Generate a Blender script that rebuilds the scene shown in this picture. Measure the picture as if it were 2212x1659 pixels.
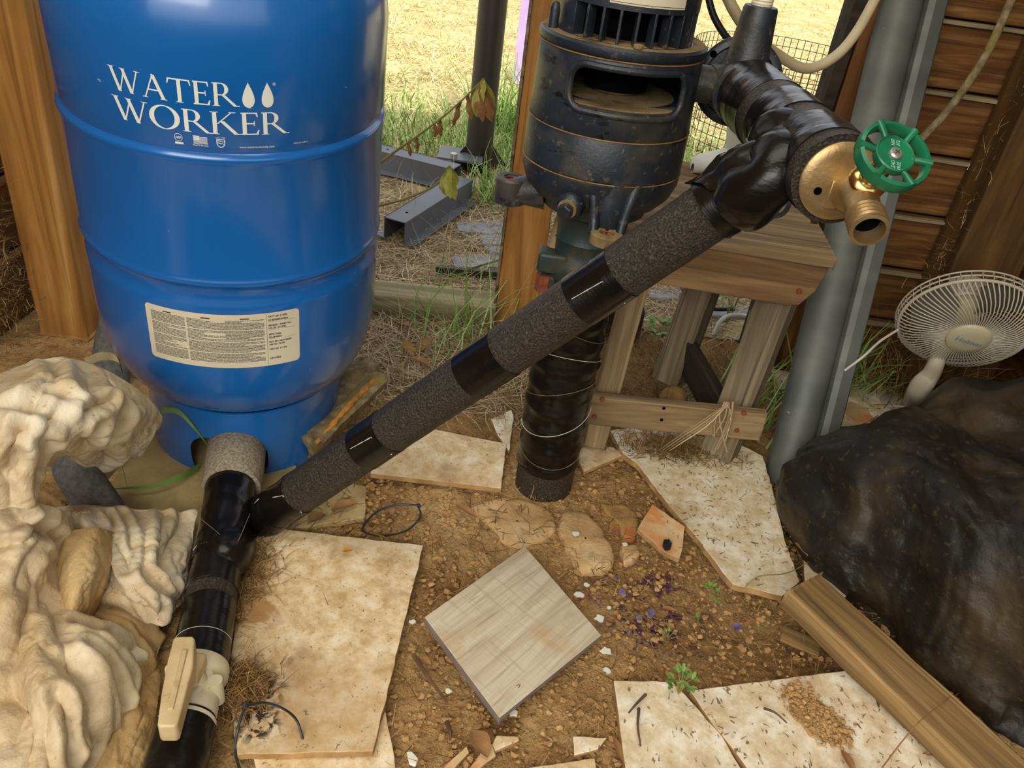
import bpy, bmesh, math, random
import numpy as np
from mathutils import Vector, Matrix
for o in list(bpy.data.objects): bpy.data.objects.remove(o)
random.seed(7); RNG = np.random.default_rng(7)
SC = bpy.context.scene
PI = math.pi
# ---------------------------------------------------------------- camera
FPX, PITCH, ROLL, CH = 1780.0, math.radians(33), math.radians(8), 0.89
FW = np.array([0, math.cos(PITCH), -math.sin(PITCH)]); UP0 = np.array([0, math.sin(PITCH), math.cos(PITCH)]); RT0 = np.array([1.0, 0, 0])
RT = math.cos(ROLL)*RT0 + math.sin(ROLL)*UP0; UP = -math.sin(ROLL)*RT0 + math.cos(ROLL)*UP0
cd = bpy.data.cameras.new('camera'); cam = bpy.data.objects.new('camera', cd); SC.collection.objects.link(cam)
cd.sensor_width = 36; cd.lens = FPX/2212*36; cd.clip_start = .02; cd.clip_end = 200
cam.matrix_world = Matrix(((RT[0], UP[0], -FW[0], 0), (RT[1], UP[1], -FW[1], 0), (RT[2], UP[2], -FW[2], CH), (0, 0, 0, 1)))
SC.camera = cam
# ---------------------------------------------------------------- light and exposure
SC.view_settings.view_transform = 'Standard'; SC.view_settings.look = 'None'; SC.view_settings.gamma = 1
SC.view_settings.use_curve_mapping = False
SC.view_settings.exposure = 0.0
w = bpy.data.worlds.new('world'); SC.world = w; w.use_nodes = True
nt = w.node_tree; bg = nt.nodes['Background']; sky = nt.nodes.new('ShaderNodeTexSky')
sky.sky_type = 'NISHITA'; sky.sun_disc = False; sky.sun_elevation = math.radians(58); sky.sun_rotation = math.radians(190); sky.dust_density = 4.0
hs = nt.nodes.new('ShaderNodeHueSaturation'); hs.inputs['Saturation'].default_value = .2
nt.links.new(sky.outputs[0], hs.inputs['Color']); nt.links.new(hs.outputs[0], bg.inputs['Color']); bg.inputs['Strength'].default_value = 0.32
def light(name, kind, loc, rot, energy, color, size=None, sizey=None):
    l = bpy.data.lights.new(name, kind); o = bpy.data.objects.new(name, l); SC.collection.objects.link(o)
    o.location = loc; o.rotation_euler = rot; l.energy = energy; l.color = color
    if kind == 'AREA': l.shape = 'RECTANGLE'; l.size = size; l.size_y = sizey or size
    if kind == 'SUN': l.angle = math.radians(1.0)
    return o
light('sun', 'SUN', (0, -3, 6), (math.radians(33), 0, math.radians(14)), 3.0, (1, .95, .84))
# added fill lamps, one emulating daylight from the open side, one under the roof
light('fill_open_side', 'AREA', (-.5, -1.1, 1.75), (math.radians(52), 0, math.radians(-14)), 36, (1, .95, .86), 1.5, 1.1)
light('fill_under_roof', 'AREA', (-.2, .55, 2.05), (0, 0, 0), 13, (1, .95, .86), 1.2, .8)
# ---------------------------------------------------------------- pixel to place helpers (layout taken from the photograph)
def ray(u, v): return FW + ((u-1106)/FPX)*RT - ((v-829.5)/FPX)*UP
def Z(u, v, z=0.0):
    d = ray(u, v); return Vector(np.array([0, 0, CH]) + d*((z-CH)/d[2]))
def D(u, v, dep): return Vector(np.array([0, 0, CH]) + ray(u, v)*dep)
def Y(u, v, y):
    d = ray(u, v); return Vector(np.array([0, 0, CH]) + d*(y/d[1]))
# ---------------------------------------------------------------- numeric noise
def vnoise(P, seed=0):
    P = np.asarray(P, float); I = np.floor(P).astype(np.int64); f = P-I; f = f*f*(3-2*f)
    def h(ix, iy, iz):
        n = (ix*374761393 + iy*668265263 + iz*2147483647 + seed*974711) & 0xffffffff
        n = ((n ^ (n >> 13))*1274126177) & 0xffffffff
        n = (n ^ (n >> 16)) & 0xffffffff
        return n/4294967295.0
    r = 0
    for dx in (0, 1):
        for dy in (0, 1):
            for dz in (0, 1):
                wt = (f[..., 0] if dx else 1-f[..., 0])*(f[..., 1] if dy else 1-f[..., 1])*(f[..., 2] if dz else 1-f[..., 2])
                r = r + wt*h(I[..., 0]+dx, I[..., 1]+dy, I[..., 2]+dz)
    return r*2-1
def fbm(P, oct=4, seed=0, gain=.5):
    P = np.asarray(P, float); a = 1; s = 0
    for k in range(oct): s = s + a*vnoise(P, seed+k); P = P*2.03+11.7; a *= gain
    return s
# ---------------------------------------------------------------- mesh helpers
WM = {}
class G:
    def __init__(s): s.v = []; s.f = []; s.m = []
    def add(s, vs, fs, mi=0):
        b = len(s.v); s.v += [tuple(v) for v in vs]; s.f += [tuple(b+i for i in f) for f in fs]; s.m += [mi]*len(fs); return s
    def box(s, c, d, M=None, mi=0):
        x, y, z = d[0]/2, d[1]/2, d[2]/2
        vs = [Vector((c[0]+sx*x, c[1]+sy*y, c[2]+sz*z)) for sx in (-1, 1) for sy in (-1, 1) for sz in (-1, 1)]
        if M: vs = [M @ v for v in vs]
        return s.add(vs, [(0, 1, 3, 2), (4, 6, 7, 5), (0, 4, 5, 1), (2, 3, 7, 6), (0, 2, 6, 4), (1, 5, 7, 3)], mi)
    def lathe(s, prof, n=48, M=None, mi=0, cap=True):
        vs = []; fs = []
        for r, z in prof:
            for k in range(n):
                a = 2*PI*k/n; vs.append(Vector((r*math.cos(a), r*math.sin(a), z)))
        for i in range(len(prof)-1):
            for k in range(n):
                k2 = (k+1) % n; fs.append((i*n+k, i*n+k2, (i+1)*n+k2, (i+1)*n+k))
        if cap:
            fs.append(tuple(reversed(range(n)))); L = (len(prof)-1)*n; fs.append(tuple(L+k for k in range(n)))
        if M: vs = [M @ v for v in vs]
        return s.add(vs, fs, mi)
    def tube(s, pts, rad, n=12, mi=0, cap=True, wob=None, closed=False):
        pts = [Vector(p) for p in pts]; N = len(pts)
        if not hasattr(rad, '__len__'): rad = [rad]*N
        t = [(pts[min(i+1, N-1)]-pts[max(i-1, 0)]).normalized() for i in range(N)]
        if closed: t = [(pts[(i+1) % N]-pts[(i-1) % N]).normalized() for i in range(N)]
        a = Vector((0, 0, 1)) if abs(t[0].z) < .9 else Vector((1, 0, 0))
        nrm = t[0].cross(a).normalized(); vs = []; fs = []
        for i in range(N):
            nrm = (nrm - t[i]*nrm.dot(t[i])).normalized(); b = t[i].cross(nrm)
            for k in range(n):
                an = 2*PI*k/n; r = rad[i]*(1+(wob(i, an) if wob else 0))
                vs.append(pts[i]+(nrm*math.cos(an)+b*math.sin(an))*r)
        for i in range(N-1 if not closed else N):
            j = (i+1) % N
            for k in range(n):
                k2 = (k+1) % n; fs.append((i*n+k, i*n+k2, j*n+k2, j*n+k))
        if cap and not closed:
            fs.append(tuple(reversed(range(n)))); fs.append(tuple((N-1)*n+k for k in range(n)))
        return s.add(vs, fs, mi)
    def prism(s, top, thick, mi_top=0, mi_side=0, down=Vector((0, 0, -1))):
        top = [Vector(p) for p in top]; n = len(top); ar = sum((top[i].x*top[(i+1) % n].y-top[(i+1) % n].x*top[i].y) for i in range(n))
        if ar < 0: top.reverse()
        b = len(s.v); s.add(top+[p+down*thick for p in top], [], 0)
        s.f.append(tuple(b+i for i in range(n))); s.m.append(mi_top)
        s.f.append(tuple(b+n+i for i in reversed(range(n)))); s.m.append(mi_side)
        for i in range(n):
            j = (i+1) % n; s.f.append((b+i, b+n+i, b+n+j, b+j)); s.m.append(mi_side)
        return s
    def grid(s, A, mi=0, close=False):
        h, w_ = A.shape[:2]; b = len(s.v); s.v += [tuple(p) for p in A.reshape(-1, 3)]
        for i in range(h-1):
            for j in range(w_-1 if not close else w_):
                k = (j+1) % w_; s.f.append((b+i*w_+j, b+i*w_+k, b+(i+1)*w_+k, b+(i+1)*w_+j)); s.m.append(mi)
        return s
def add(name, g, mats, parent=None, M=None, smooth=40, bevel=0, local=False, segs=2):
    """link one mesh object; vertices are in world space unless local, then M is its place"""
    M = M or Matrix()
    me = bpy.data.meshes.new(name)
    vs = g.v
    if not local: Mi = M.inverted(); vs = [Mi @ Vector(v) for v in vs] if M != Matrix() else vs
    me.from_pydata(vs, [], g.f)
    for m in (mats if isinstance(mats, (list, tuple)) else [mats]): me.materials.append(m)
    if any(g.m): me.polygons.foreach_set('material_index', g.m)
    if smooth is not None:
        me.polygons.foreach_set('use_smooth', [True]*len(me.polygons))
        if smooth < 180: me.set_sharp_from_angle(angle=math.radians(smooth))
    me.validate(); me.update()
    o = bpy.data.objects.new(name, me); SC.collection.objects.link(o)
    if parent:
        o.parent = parent; o.matrix_local = WM[parent.name].inverted() @ M
    else: o.matrix_world = M
    WM[o.name] = M
    if bevel:
        b = o.modifiers.new('bevel', 'BEVEL'); b.width = bevel; b.segments = segs; b.limit_method = 'ANGLE'; b.angle_limit = math.radians(50)
    return o
def tag(o, label=None, cat=None, group=None, kind=None):
    if label: o['label'] = label
    if cat: o['category'] = cat
    if group: o['group'] = group
    if kind: o['kind'] = kind
    return o
def thing(name, label, cat, loc=(0, 0, 0), group=None, M=None):
    o = bpy.data.objects.new(name, None); SC.collection.objects.link(o); o.empty_display_size = .02
    M = M or Matrix.Translation(Vector(loc)); o.matrix_world = M; WM[o.name] = M
    return tag(o, label, cat, group)
def frame(o, x, y=None, z=None):
    """matrix with local X along x; y hint"""
    x = Vector(x).normalized()
    if z is not None: z = Vector(z); y = z.cross(x).normalized(); z = x.cross(y)
    else: y = Vector(y); z = x.cross(y).normalized(); y = z.cross(x)
    return Matrix(((x.x, y.x, z.x, o[0]), (x.y, y.y, z.y, o[1]), (x.z, y.z, z.z, o[2]), (0, 0, 0, 1)))
def zframe(o, z, x=(1, 0, 0)):
    z = Vector(z).normalized(); y = z.cross(Vector(x)).normalized(); x = y.cross(z)
    return Matrix(((x.x, y.x, z.x, o[0]), (x.y, y.y, z.y, o[1]), (x.z, y.z, z.z, o[2]), (0, 0, 0, 1)))
def board(name, p0, p1, wdir, wid, th, m, parent=None, bevel=.002, jag=.0, seed=0):
    """board from p0 to p1 (centre line), width along wdir, thickness across"""
    p0 = Vector(p0); p1 = Vector(p1); M = frame(p0, p1-p0, y=wdir); L = (p1-p0).length
    g = G()
    n = max(2, int(L/.03)); A = []
    for i in range(n+1):
        x = L*i/n; ring = []
        for (sy, sz) in ((-1, -1), (0, -1), (1, -1), (1, 1), (0, 1), (-1, 1)):
            q = Vector((x*40 % 97+seed*7, sy*2+seed, sz*3.1)); nz = float(vnoise(np.array([[x*25+seed*9, sy*1.7, sz*1.3]]), 5)[0])
            ring.append((x, sy*wid/2+(nz*jag if sy else 0), sz*th/2+nz*jag*.5))
        A.append(ring)
    g.grid(np.array(A), close=True); k = len(A[0])
    g.f.append(tuple(range(k))); g.m.append(0); g.f.append(tuple(n*k+i for i in reversed(range(k)))); g.m.append(0)
    g.f = [tuple(reversed(f)) for f in g.f]
    return add(name, g, m, parent, M, smooth=30, bevel=bevel, local=True)
def bez(P, n):
    """Catmull-Rom through points"""
    P = [np.array(p, float) for p in P]; Q = [2*P[0]-P[1]]+P+[2*P[-1]-P[-2]]; out = []; seg = len(P)-1
    for i in range(n+1):
        s = seg*i/n; k = min(int(s), seg-1); t = s-k; a, b, c, d = Q[k:k+4]
        out.append(.5*((2*b)+(-a+c)*t+(2*a-5*b+4*c-d)*t*t+(-a+3*b-3*c+d)*t**3))
    return np.array(out)
def patch(ctrl, nu, nv):
    rows = np.array([bez(r, nu) for r in ctrl]); return np.transpose(np.array([bez(rows[:, j], nv) for j in range(nu+1)]), (1, 0, 2))
def gridnormal(A):
    du = np.gradient(A, axis=1); dv = np.gradient(A, axis=0); n = np.cross(du, dv); return n/(np.linalg.norm(n, axis=2, keepdims=True)+1e-12)
# ---------------------------------------------------------------- materials
def S(h):
    h = h.lstrip('#'); c = [int(h[i:i+2], 16)/255 for i in (0, 2, 4)]
    return tuple((x/12.92 if x <= .04045 else ((x+.055)/1.055)**2.4) for x in c)+(1,)
MC = {}
def mat(name, ramp, scale=(8, 8, 8), detail=6, rough=.7, metal=0, bumps=(), layers=(), coat=0, dist=0, spec=.5, radial=(), island=0, rvar=0, trans=0, nrough=.6):
    """ramp: [(pos, hex)], layers: [(scale3, lo, hi, hex, amount)] noise masked colours, radial: [(x,y,r,hex,noise scale,thr)]"""
    if name in MC: return MC[name]
    m = bpy.data.materials.new(name); m.use_nodes = True; MC[name] = m; T = m.node_tree; N = T.nodes; L = T.links
    B = N['Principled BSDF']; tc = N.new('ShaderNodeTexCoord')
    def noise(sc, det=4, ds=0, rg=.6):
        mp = N.new('ShaderNodeMapping'); L.new(tc.outputs['Object'], mp.inputs[0]); mp.inputs['Scale'].default_value = sc if hasattr(sc, '__len__') else (sc,)*3
        t = N.new('ShaderNodeTexNoise'); L.new(mp.outputs[0], t.inputs['Vector']); t.inputs['Scale'].default_value = 1; t.inputs['Detail'].default_value = det
        t.inputs['Distortion'].default_value = ds; t.inputs['Roughness'].default_value = rg; return t.outputs['Fac']
    def rng(src, lo, hi, a=0., b=1.):
        r = N.new('ShaderNodeMapRange'); L.new(src, r.inputs[0]); r.inputs[1].default_value = lo; r.inputs[2].default_value = hi; r.inputs[3].default_value = a; r.inputs[4].default_value = b; return r.outputs[0]
    cr = N.new('ShaderNodeValToRGB'); e = cr.color_ramp.elements
    f0 = noise(scale, detail, dist, nrough)
    if island:
        gi = N.new('ShaderNodeNewGeometry'); mx = N.new('ShaderNodeMix'); mx.inputs[0].default_value = island; L.new(f0, mx.inputs[2]); L.new(gi.outputs['Random Per Island'], mx.inputs[3]); f0 = mx.outputs[0]
    L.new(f0, cr.inputs[0])
    e[0].position = ramp[0][0]; e[0].color = S(ramp[0][1]); e[1].position = ramp[-1][0]; e[1].color = S(ramp[-1][1])
    for p, c in ramp[1:-1]: x = e.new(p); x.color = S(c)
    col = cr.outputs[0]
    for sc, lo, hi, c, am in layers:
        k = rng(noise(sc, 6, .3), lo, hi, 0, am); mx = N.new('ShaderNodeMix'); mx.data_type = 'RGBA'; L.new(k, mx.inputs[0]); L.new(col, mx.inputs[6]); mx.inputs[7].default_value = S(c); col = mx.outputs[2]
    for (x, y, r, c, ns, thr) in radial:
        vm = N.new('ShaderNodeVectorMath'); vm.operation = 'DISTANCE'; sx = N.new('ShaderNodeVectorMath'); sx.operation = 'MULTIPLY'; sx.inputs[1].default_value = (1, 1, 0); L.new(tc.outputs['Object'], sx.inputs[0])
        L.new(sx.outputs[0], vm.inputs[0]); vm.inputs[1].default_value = (x, y, 0)
        k = rng(vm.outputs['Value'], r, 0, 0, 1); n2 = rng(noise(ns, 6, .5), thr, thr+.12); mu = N.new('ShaderNodeMath'); mu.operation = 'MULTIPLY'; L.new(k, mu.inputs[0]); L.new(n2, mu.inputs[1])
        mu2 = N.new('ShaderNodeMath'); mu2.operation = 'MULTIPLY'; mu2.use_clamp = True; L.new(mu.outputs[0], mu2.inputs[0]); mu2.inputs[1].default_value = 2.2
        mx = N.new('ShaderNodeMix'); mx.data_type = 'RGBA'; L.new(mu2.outputs[0], mx.inputs[0]); L.new(col, mx.inputs[6]); mx.inputs[7].default_value = S(c); col = mx.outputs[2]
    L.new(col, B.inputs['Base Color'])
    B.inputs['Roughness'].default_value = rough; B.inputs['Metallic'].default_value = metal; B.inputs['Specular IOR Level'].default_value = spec
    if rvar: L.new(rng(noise(9, 5), .3, .7, rough-rvar, rough+rvar), B.inputs['Roughness'])
    if coat: B.inputs['Coat Weight'].default_value = coat; B.inputs['Coat Roughness'].default_value = .12
    if trans: B.inputs['Subsurface Weight'].default_value = trans; B.inputs['Subsurface Radius'].default_value = (.01, .01, .005)
    prev = None
    for sc, st, dd in bumps:
        b = N.new('ShaderNodeBump'); b.inputs['Strength'].default_value = st; b.inputs['Distance'].default_value = dd; L.new(noise(sc, 5), b.inputs['Height'])
        if prev: L.new(prev, b.inputs['Normal'])
        prev = b.outputs[0]
    if prev: L.new(prev, B.inputs['Normal'])
    return m
def wood(name, a, b, c, gs=26, rough=.75, dirt=None, bump=.5, gx=1.4, dist=1.2):
    return mat(name, [(.3, a), (.5, b), (.68, c)], (gx, gs, gs), 7, rough, bumps=[((gx*2, gs*4, gs*4), bump, .0015), ((60, 260, 260), bump*.5, .0006)],
               layers=([((gx, gs*5, gs*5), .56, .68, a, .75)]+(dirt or [])), dist=dist, spec=.25)
# ================================================================= MATERIALS LIST
M_dirt = mat('dirt', [(.28, '#8d6b42'), (.44, '#b18a56'), (.56, '#c8a36b'), (.72, '#dabb86')], (7, 7, 7), 9, .95, spec=.15, nrough=.72,
             bumps=[((60, 60, 60), 1.0, .009), ((190, 190, 190), 1.0, .005)], layers=[((16, 16, 16), .55, .7, '#6b4c2b', .5), ((90, 90, 90), .58, .66, '#543a20', .6), ((40, 40, 40), .6, .72, '#cbab76', .5)],
             radial=[(.255, .845, .12, '#6d4652', 45, .50), (.235, .80, .06, '#4e2d55', 80, .52), (.16, .88, .05, '#7a5260', 60, .5)])
M_clod = mat('clod', [(.2, '#8f6c43'), (.5, '#b58d5a'), (.8, '#cfaa72')], (30, 30, 30), 5, .95, spec=.1, bumps=[((200, 200, 200), .7, .002)], island=.35)
TD = [((3.5, 3.5, 3.5), .47, .66, '#b08b58', .65), ((70, 70, 70), .55, .67, '#a88553', .4), ((9, 9, 9), .56, .68, '#8f6d43', .6), ((150, 150, 150), .63, .68, '#5d4226', .8)]
M_tile = mat('stone_tile', [(.36, '#bd9c69'), (.46, '#d3b684'), (.54, '#e2ca9e'), (.66, '#eedebb')], (26, 26, 26), 9, .6, layers=TD, bumps=[((45, 45, 45), .35, .003), ((190, 190, 190), .25, .0012)], nrough=.7)
M_tileL = mat('stone_tile_pale', [(.38, '#cdb68c'), (.48, '#e0cca6'), (.60, '#f3e8ce')], (24, 24, 24), 9, .6, layers=[((5, 5, 5), .54, .68, '#b08f60', .7), ((60, 60, 60), .56, .68, '#b79565', .35), ((110, 60, 110), .615, .66, '#6d5233', .9)], bumps=[((45, 45, 45), .35, .003)], nrough=.7)
M_tileedge = mat('tile_edge', [(.3, '#8f6d43'), (.7, '#c09a68')], (30, 30, 30), 6, .9, spec=.1, bumps=[((120, 120, 120), .5, .002)])
M_tileor = mat('tile_stained_orange', [(.3, '#c0a06c'), (.6, '#dcc393')], (20, 20, 20), 8, .6, layers=[((14, 14, 14), .42, .6, '#c9772f', .85)], bumps=[((60, 60, 60), .3, .002)])
M_slab = mat('concrete_slab', [(.3, '#8d7a4e'), (.5, '#b29a68'), (.75, '#c7ae7c')], (9, 9, 9), 8, .9, layers=[((6, 6, 6), .5, .66, '#74703c', .5)], bumps=[((90, 90, 90), .6, .003)], spec=.15)
M_stone = mat('limestone', [(.34, '#a07d50'), (.5, '#c39f6c'), (.68, '#d8b988')], (12, 12, 12), 9, .9, layers=[((20, 20, 20), .6, .7, '#7d5f3c', .6)], bumps=[((60, 60, 60), .8, .005), ((200, 200, 200), .5, .002)], spec=.15)
M_rockor = mat('rock_rusty', [(.3, '#7b5a30'), (.6, '#b08a4e')], (25, 25, 25), 8, .9, layers=[((12, 12, 12), .52, .62, '#b5602f', .7)], bumps=[((80, 80, 80), .7, .004)])
M_plank = mat('woodlook_tile', [(.3, '#b3a083'), (.5, '#cdbd9f'), (.7, '#ddd0b6')], (2.5, 70, 70), 7, .5, dist=.8, bumps=[((6, 200, 200), .5, .0012), ((200, 5, 200), .25, .0008)],
              layers=[((3, 170, 170), .55, .68, '#a28e70', .7), ((200, 4, 200), .55, .68, '#a8947a', .45), ((9, 9, 9), .56, .68, '#b98f52', .6)])
M_plankedge = mat('woodlook_edge', [(.3, '#6f6055'), (.7, '#8b7c70')], (30, 30, 30), 4, .8)
M_blue = mat('blue_enamel', [(.3, '#115a9f'), (.7, '#1766ad')], (3, 3, 3), 3, .24, coat=.6, bumps=[((5, 5, 5), .06, .01)], layers=[((70, 70, 140), .725, .745, '#a9b8c4', .8)])
M_white = mat('white_print', [(.3, '#dcdccb'), (.7, '#e6e5d6')], (6, 6, 6), 2, .45)
M_lab = mat('label_paper', [(.3, '#cfc2a3'), (.7, '#dbd0b3')], (10, 10, 10), 4, .5)
M_ink = mat('black_ink', [(.3, '#3b372f'), (.7, '#46413a')], (10, 10, 10), 2, .6)
M_pump = mat('pump_paint', [(.3, '#161a1f'), (.55, '#20272e'), (.75, '#2f3335')], (9, 9, 9), 5, .40, bumps=[((260, 260, 260), .35, .0012)], layers=[((12, 12, 12), .50, .66, '#564d3a', .55), ((90, 90, 90), .60, .68, '#7d6f50', .4), ((14, 14, 30), .60, .64, '#0b0b0c', .9)], spec=.45)
M_pumpg = mat('pump_green_iron', [(.3, '#19211f'), (.6, '#27332f')], (14, 14, 14), 6, .5, bumps=[((220, 220, 220), .4, .0012)], layers=[((16, 16, 16), .52, .7, '#5a4a30', .7)])
M_dust = mat('dusty_iron', [(.3, '#57482f'), (.55, '#8c7650'), (.8, '#a78f63')], (18, 18, 18), 7, .9, bumps=[((150, 150, 150), .6, .002)], layers=[((30, 30, 30), .55, .68, '#2a2a2a', .6)], spec=.15)
M_rust = mat('rust', [(.3, '#5a2c18'), (.6, '#8c4526')], (60, 60, 60), 6, .85, bumps=[((300, 300, 300), .6, .001)])
M_seam = mat('rust_seam', [(.3, '#5e431f'), (.7, '#a07a3d')], (30, 30, 30), 4, .7)
M_dark = mat('deep_black', [(.3, '#040404'), (.7, '#080707')], (5, 5, 5), 2, 1, spec=.05)
M_tape = mat('black_tape', [(.3, '#0f0c0a'), (.7, '#1d1813')], (12, 12, 12), 5, .24, rvar=.08, spec=.3, bumps=[((14, 14, 40), .35, .004), ((60, 60, 60), .12, .002)], layers=[((9, 9, 9), .6, .75, '#3a3024', .45)])
M_foam = mat('pipe_foam', [(.35, '#1a1611'), (.5, '#2d261c'), (.66, '#544836')], (420, 420, 420), 3, .42, bumps=[((400, 400, 400), 1.0, .003)], spec=.45, layers=[((330, 330, 330), .66, .7, '#8d8472', .8)])
M_foamtan = mat('dirty_foam', [(.3, '#6e6351'), (.5, '#988b74'), (.7, '#b4a78d')], (240, 240, 240), 4, .95, bumps=[((200, 200, 200), .7, .002)], layers=[((8, 8, 8), .5, .7, '#8f7b58', .4)], spec=.1)
M_foamold = mat('weathered_foam', [(.3, '#574a35'), (.5, '#7c6c4f'), (.7, '#a0906c')], (60, 60, 60), 7, .95, bumps=[((120, 120, 120), .8, .003)], layers=[((20, 20, 20), .5, .62, '#8c7a3c', .5)], spec=.1)
M_rustfoam = mat('orange_foam_edge', [(.3, '#8a5a22'), (.6, '#c5862f')], (80, 80, 80), 5, .95, bumps=[((160, 160, 160), .8, .003)])
M_greyfoam = mat('grey_foam', [(.3, '#4f4d4a'), (.6, '#6c6963')], (120, 120, 120), 4, .95, bumps=[((250, 250, 250), .4, .001)])
M_glue = mat('tape_edge_white', [(.3, '#b9b4a6'), (.7, '#dedacd')], (30, 30, 30), 2, .6)
M_brass = mat('brass', [(.3, '#a58555'), (.6, '#c2a473')], (20, 20, 20), 4, .42, metal=.8, bumps=[((240, 240, 240), .35, .001)])
M_brassy = mat('polished_brass', [(.3, '#bf9450'), (.6, '#d2ab66')], (20, 20, 20), 3, .2, metal=1)
M_green = mat('green_wheel', [(.3, '#0f5a3a'), (.6, '#187048')], (20, 20, 20), 3, .35, bumps=[((200, 200, 200), .15, .0008)])
M_lgreen = mat('light_green_print', [(.3, '#9cc3ab'), (.7, '#b5d4c0')], (20, 20, 20), 2, .5)
M_steel = mat('galvanized_steel', [(.3, '#4f534d'), (.5, '#646760'), (.72, '#7c7e74')], (3, 3, 9), 6, .6, metal=.3, rvar=.08, bumps=[((12, 12, 40), .12, .002)], layers=[((40, 40, 90), .7, .74, '#c3c2b2', .7), ((6, 6, 3), .58, .7, '#4d5150', .5)])
M_screw = mat('zinc', [(.3, '#b9b0a2'), (.7, '#d2cabb')], (60, 60, 60), 3, .35, metal=.8)
M_pvc = mat('cream_pvc', [(.3, '#d0c29a'), (.7, '#e2d8b8')], (16, 16, 16), 5, .42, layers=[((40, 40, 40), .62, .72, '#a58c5a', .5)])
M_handle = mat('tan_plastic', [(.3, '#b49a68'), (.55, '#c8b080'), (.75, '#d5c091')], (22, 22, 22), 6, .55, layers=[((60, 60, 60), .6, .7, '#98794a', .5)])
M_post = wood('orange_wood', '#7d5122', '#ab7638', '#c49556', 22, .65, dirt=[((2.2, 2.2, 2.2), .52, .68, '#7a5a30', .6)])
M_postd = wood('treated_wood', '#5d4220', '#8a6534', '#a57e48', 18, .7)
M_board = wood('red_brown_board', '#3d230e', '#704923', '#9a7140', 26, .8, gx=2.2, bump=.9, dirt=[((4, 9, 9), .55, .68, '#2c140a', .7)])
M_stud = wood('brown_stud', '#3d2811', '#5b3f1d', '#74542b', 16, .75)
M_old = wood('weathered_wood', '#54432c', '#8a7250', '#b59b70', 24, .85, bump=.8)
M_oldr = wood('weathered_red_wood', '#4a3520', '#755839', '#9a7a52', 24, .85, bump=.8)
M_oldg = wood('grey_weathered_wood', '#43382a', '#77684f', '#9d8b6c', 24, .85, bump=.8)
M_oldd = wood('dark_weathered_wood', '#1d1712', '#352b22', '#4b3d2f', 24, .85, bump=.8)
M_scrap = wood('scrap_wood', '#554024', '#8a6d42', '#b2915f', 30, .85, bump=.9)
M_sill = wood('grey_green_sill', '#6d6342', '#968966', '#b5a884', 22, .8)
M_sack = mat('woven_sack', [(.36, '#b89e74'), (.5, '#d0bd98'), (.64, '#e0d4b8')], (6, 6, 6), 7, .55, bumps=[((55, 55, 55), .5, .004), ((150, 150, 150), .45, .002), ((420, 420, 60), .2, .0006)], layers=[((4, 4, 4), .48, .62, '#ad8a54', .65), ((30, 30, 30), .52, .66, '#a98c5c', .35), ((70, 70, 70), .64, .70, '#7d6238', .6)])
M_hem = mat('sack_hem', [(.3, '#c2a76f'), (.6, '#d8c596')], (30, 6, 30), 5, .7, bumps=[((300, 60, 60), .5, .002)])
M_sackd = mat('woven_sack_tan', [(.3, '#93743f'), (.5, '#b69560'), (.7, '#cbb07c')], (8, 8, 8), 6, .7, bumps=[((30, 30, 30), .5, .006), ((110, 110, 110), .4, .003)])
M_bag = mat('black_plastic', [(.3, '#15120f'), (.6, '#26211a')], (7, 7, 7), 6, .5, rvar=.1, bumps=[((14, 14, 14), .35, .008), ((70, 30, 70), .55, .004)], spec=.35, layers=[((6, 6, 6), .46, .66, '#4f4129', .75), ((90, 90, 90), .58, .70, '#6a5838', .35)])
M_fanw = mat('white_fan_plastic', [(.3, '#ada38b'), (.7, '#c0b69e')], (10, 10, 10), 3, .4)
M_fanb = mat('fan_badge', [(.3, '#b5aa84'), (.7, '#c5ba96')], (10, 10, 10), 3, .35)
M_blade = mat('grey_blade', [(.3, '#5f5a4c'), (.7, '#716b5b')], (10, 10, 10), 3, .4)
M_fang = mat('grey_print', [(.3, '#7d8a90'), (.7, '#87939a')], (10, 10, 10), 3, .5)
M_hose = mat('tan_hose', [(.3, '#a8966f'), (.6, '#bfae88')], (10, 10, 10), 4, .5)
M_cable = mat('black_cable', [(.3, '#17181b'), (.7, '#232528')], (10, 10, 10), 3, .45)
M_wcable = mat('white_cable', [(.3, '#b3ad9c'), (.7, '#cdc8b8')], (10, 10, 10), 3, .5)
M_straw = mat('straw', [(.1, '#7d6444'), (.5, '#b39a76'), (.9, '#d8c6a4')], (30, 30, 30), 2, .9, island=.9, spec=.15)
M_needle = mat('brown_needles', [(.1, '#5a3f22'), (.5, '#87653a'), (.9, '#b08c58')], (30, 30, 30), 2, .9, island=.9, spec=.15)
M_lawn = mat('dry_lawn', [(.1, '#97804f'), (.3, '#b8a770'), (.5, '#d6cb98'), (.72, '#d3d596'), (.92, '#aabb70')], (1.2, 1.2, 1.2), 3, .9, island=.75, spec=.15)
M_grass = mat('green_grass', [(.1, '#5d7a35'), (.5, '#86a551'), (.9, '#b2c57e')], (8, 8, 8), 2, .7, island=.8, spec=.3)
M_lground = mat('lawn_soil', [(.3, '#9d8a5c'), (.5, '#b8a775'), (.7, '#c9bb8c')], (5, 5, 5), 9, .95, spec=.1, bumps=[((70, 70, 70), .8, .006)])
M_oground = mat('outdoor_soil', [(.3, '#6e5940'), (.6, '#8f785a')], (6, 6, 6), 9, .95, spec=.1, bumps=[((70, 70, 70), .8, .006)])
M_paver = mat('grey_paver', [(.3, '#7a7d80'), (.6, '#9a9c9c')], (12, 12, 12), 8, .8, bumps=[((40, 40, 40), .6, .004)], layers=[((9, 9, 9), .55, .68, '#8d7a60', .7)])
M_gmetal = mat('grey_painted_steel', [(.3, '#5a5d61'), (.7, '#6a6d71')], (5, 5, 5), 3, .4, metal=.2)
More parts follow.
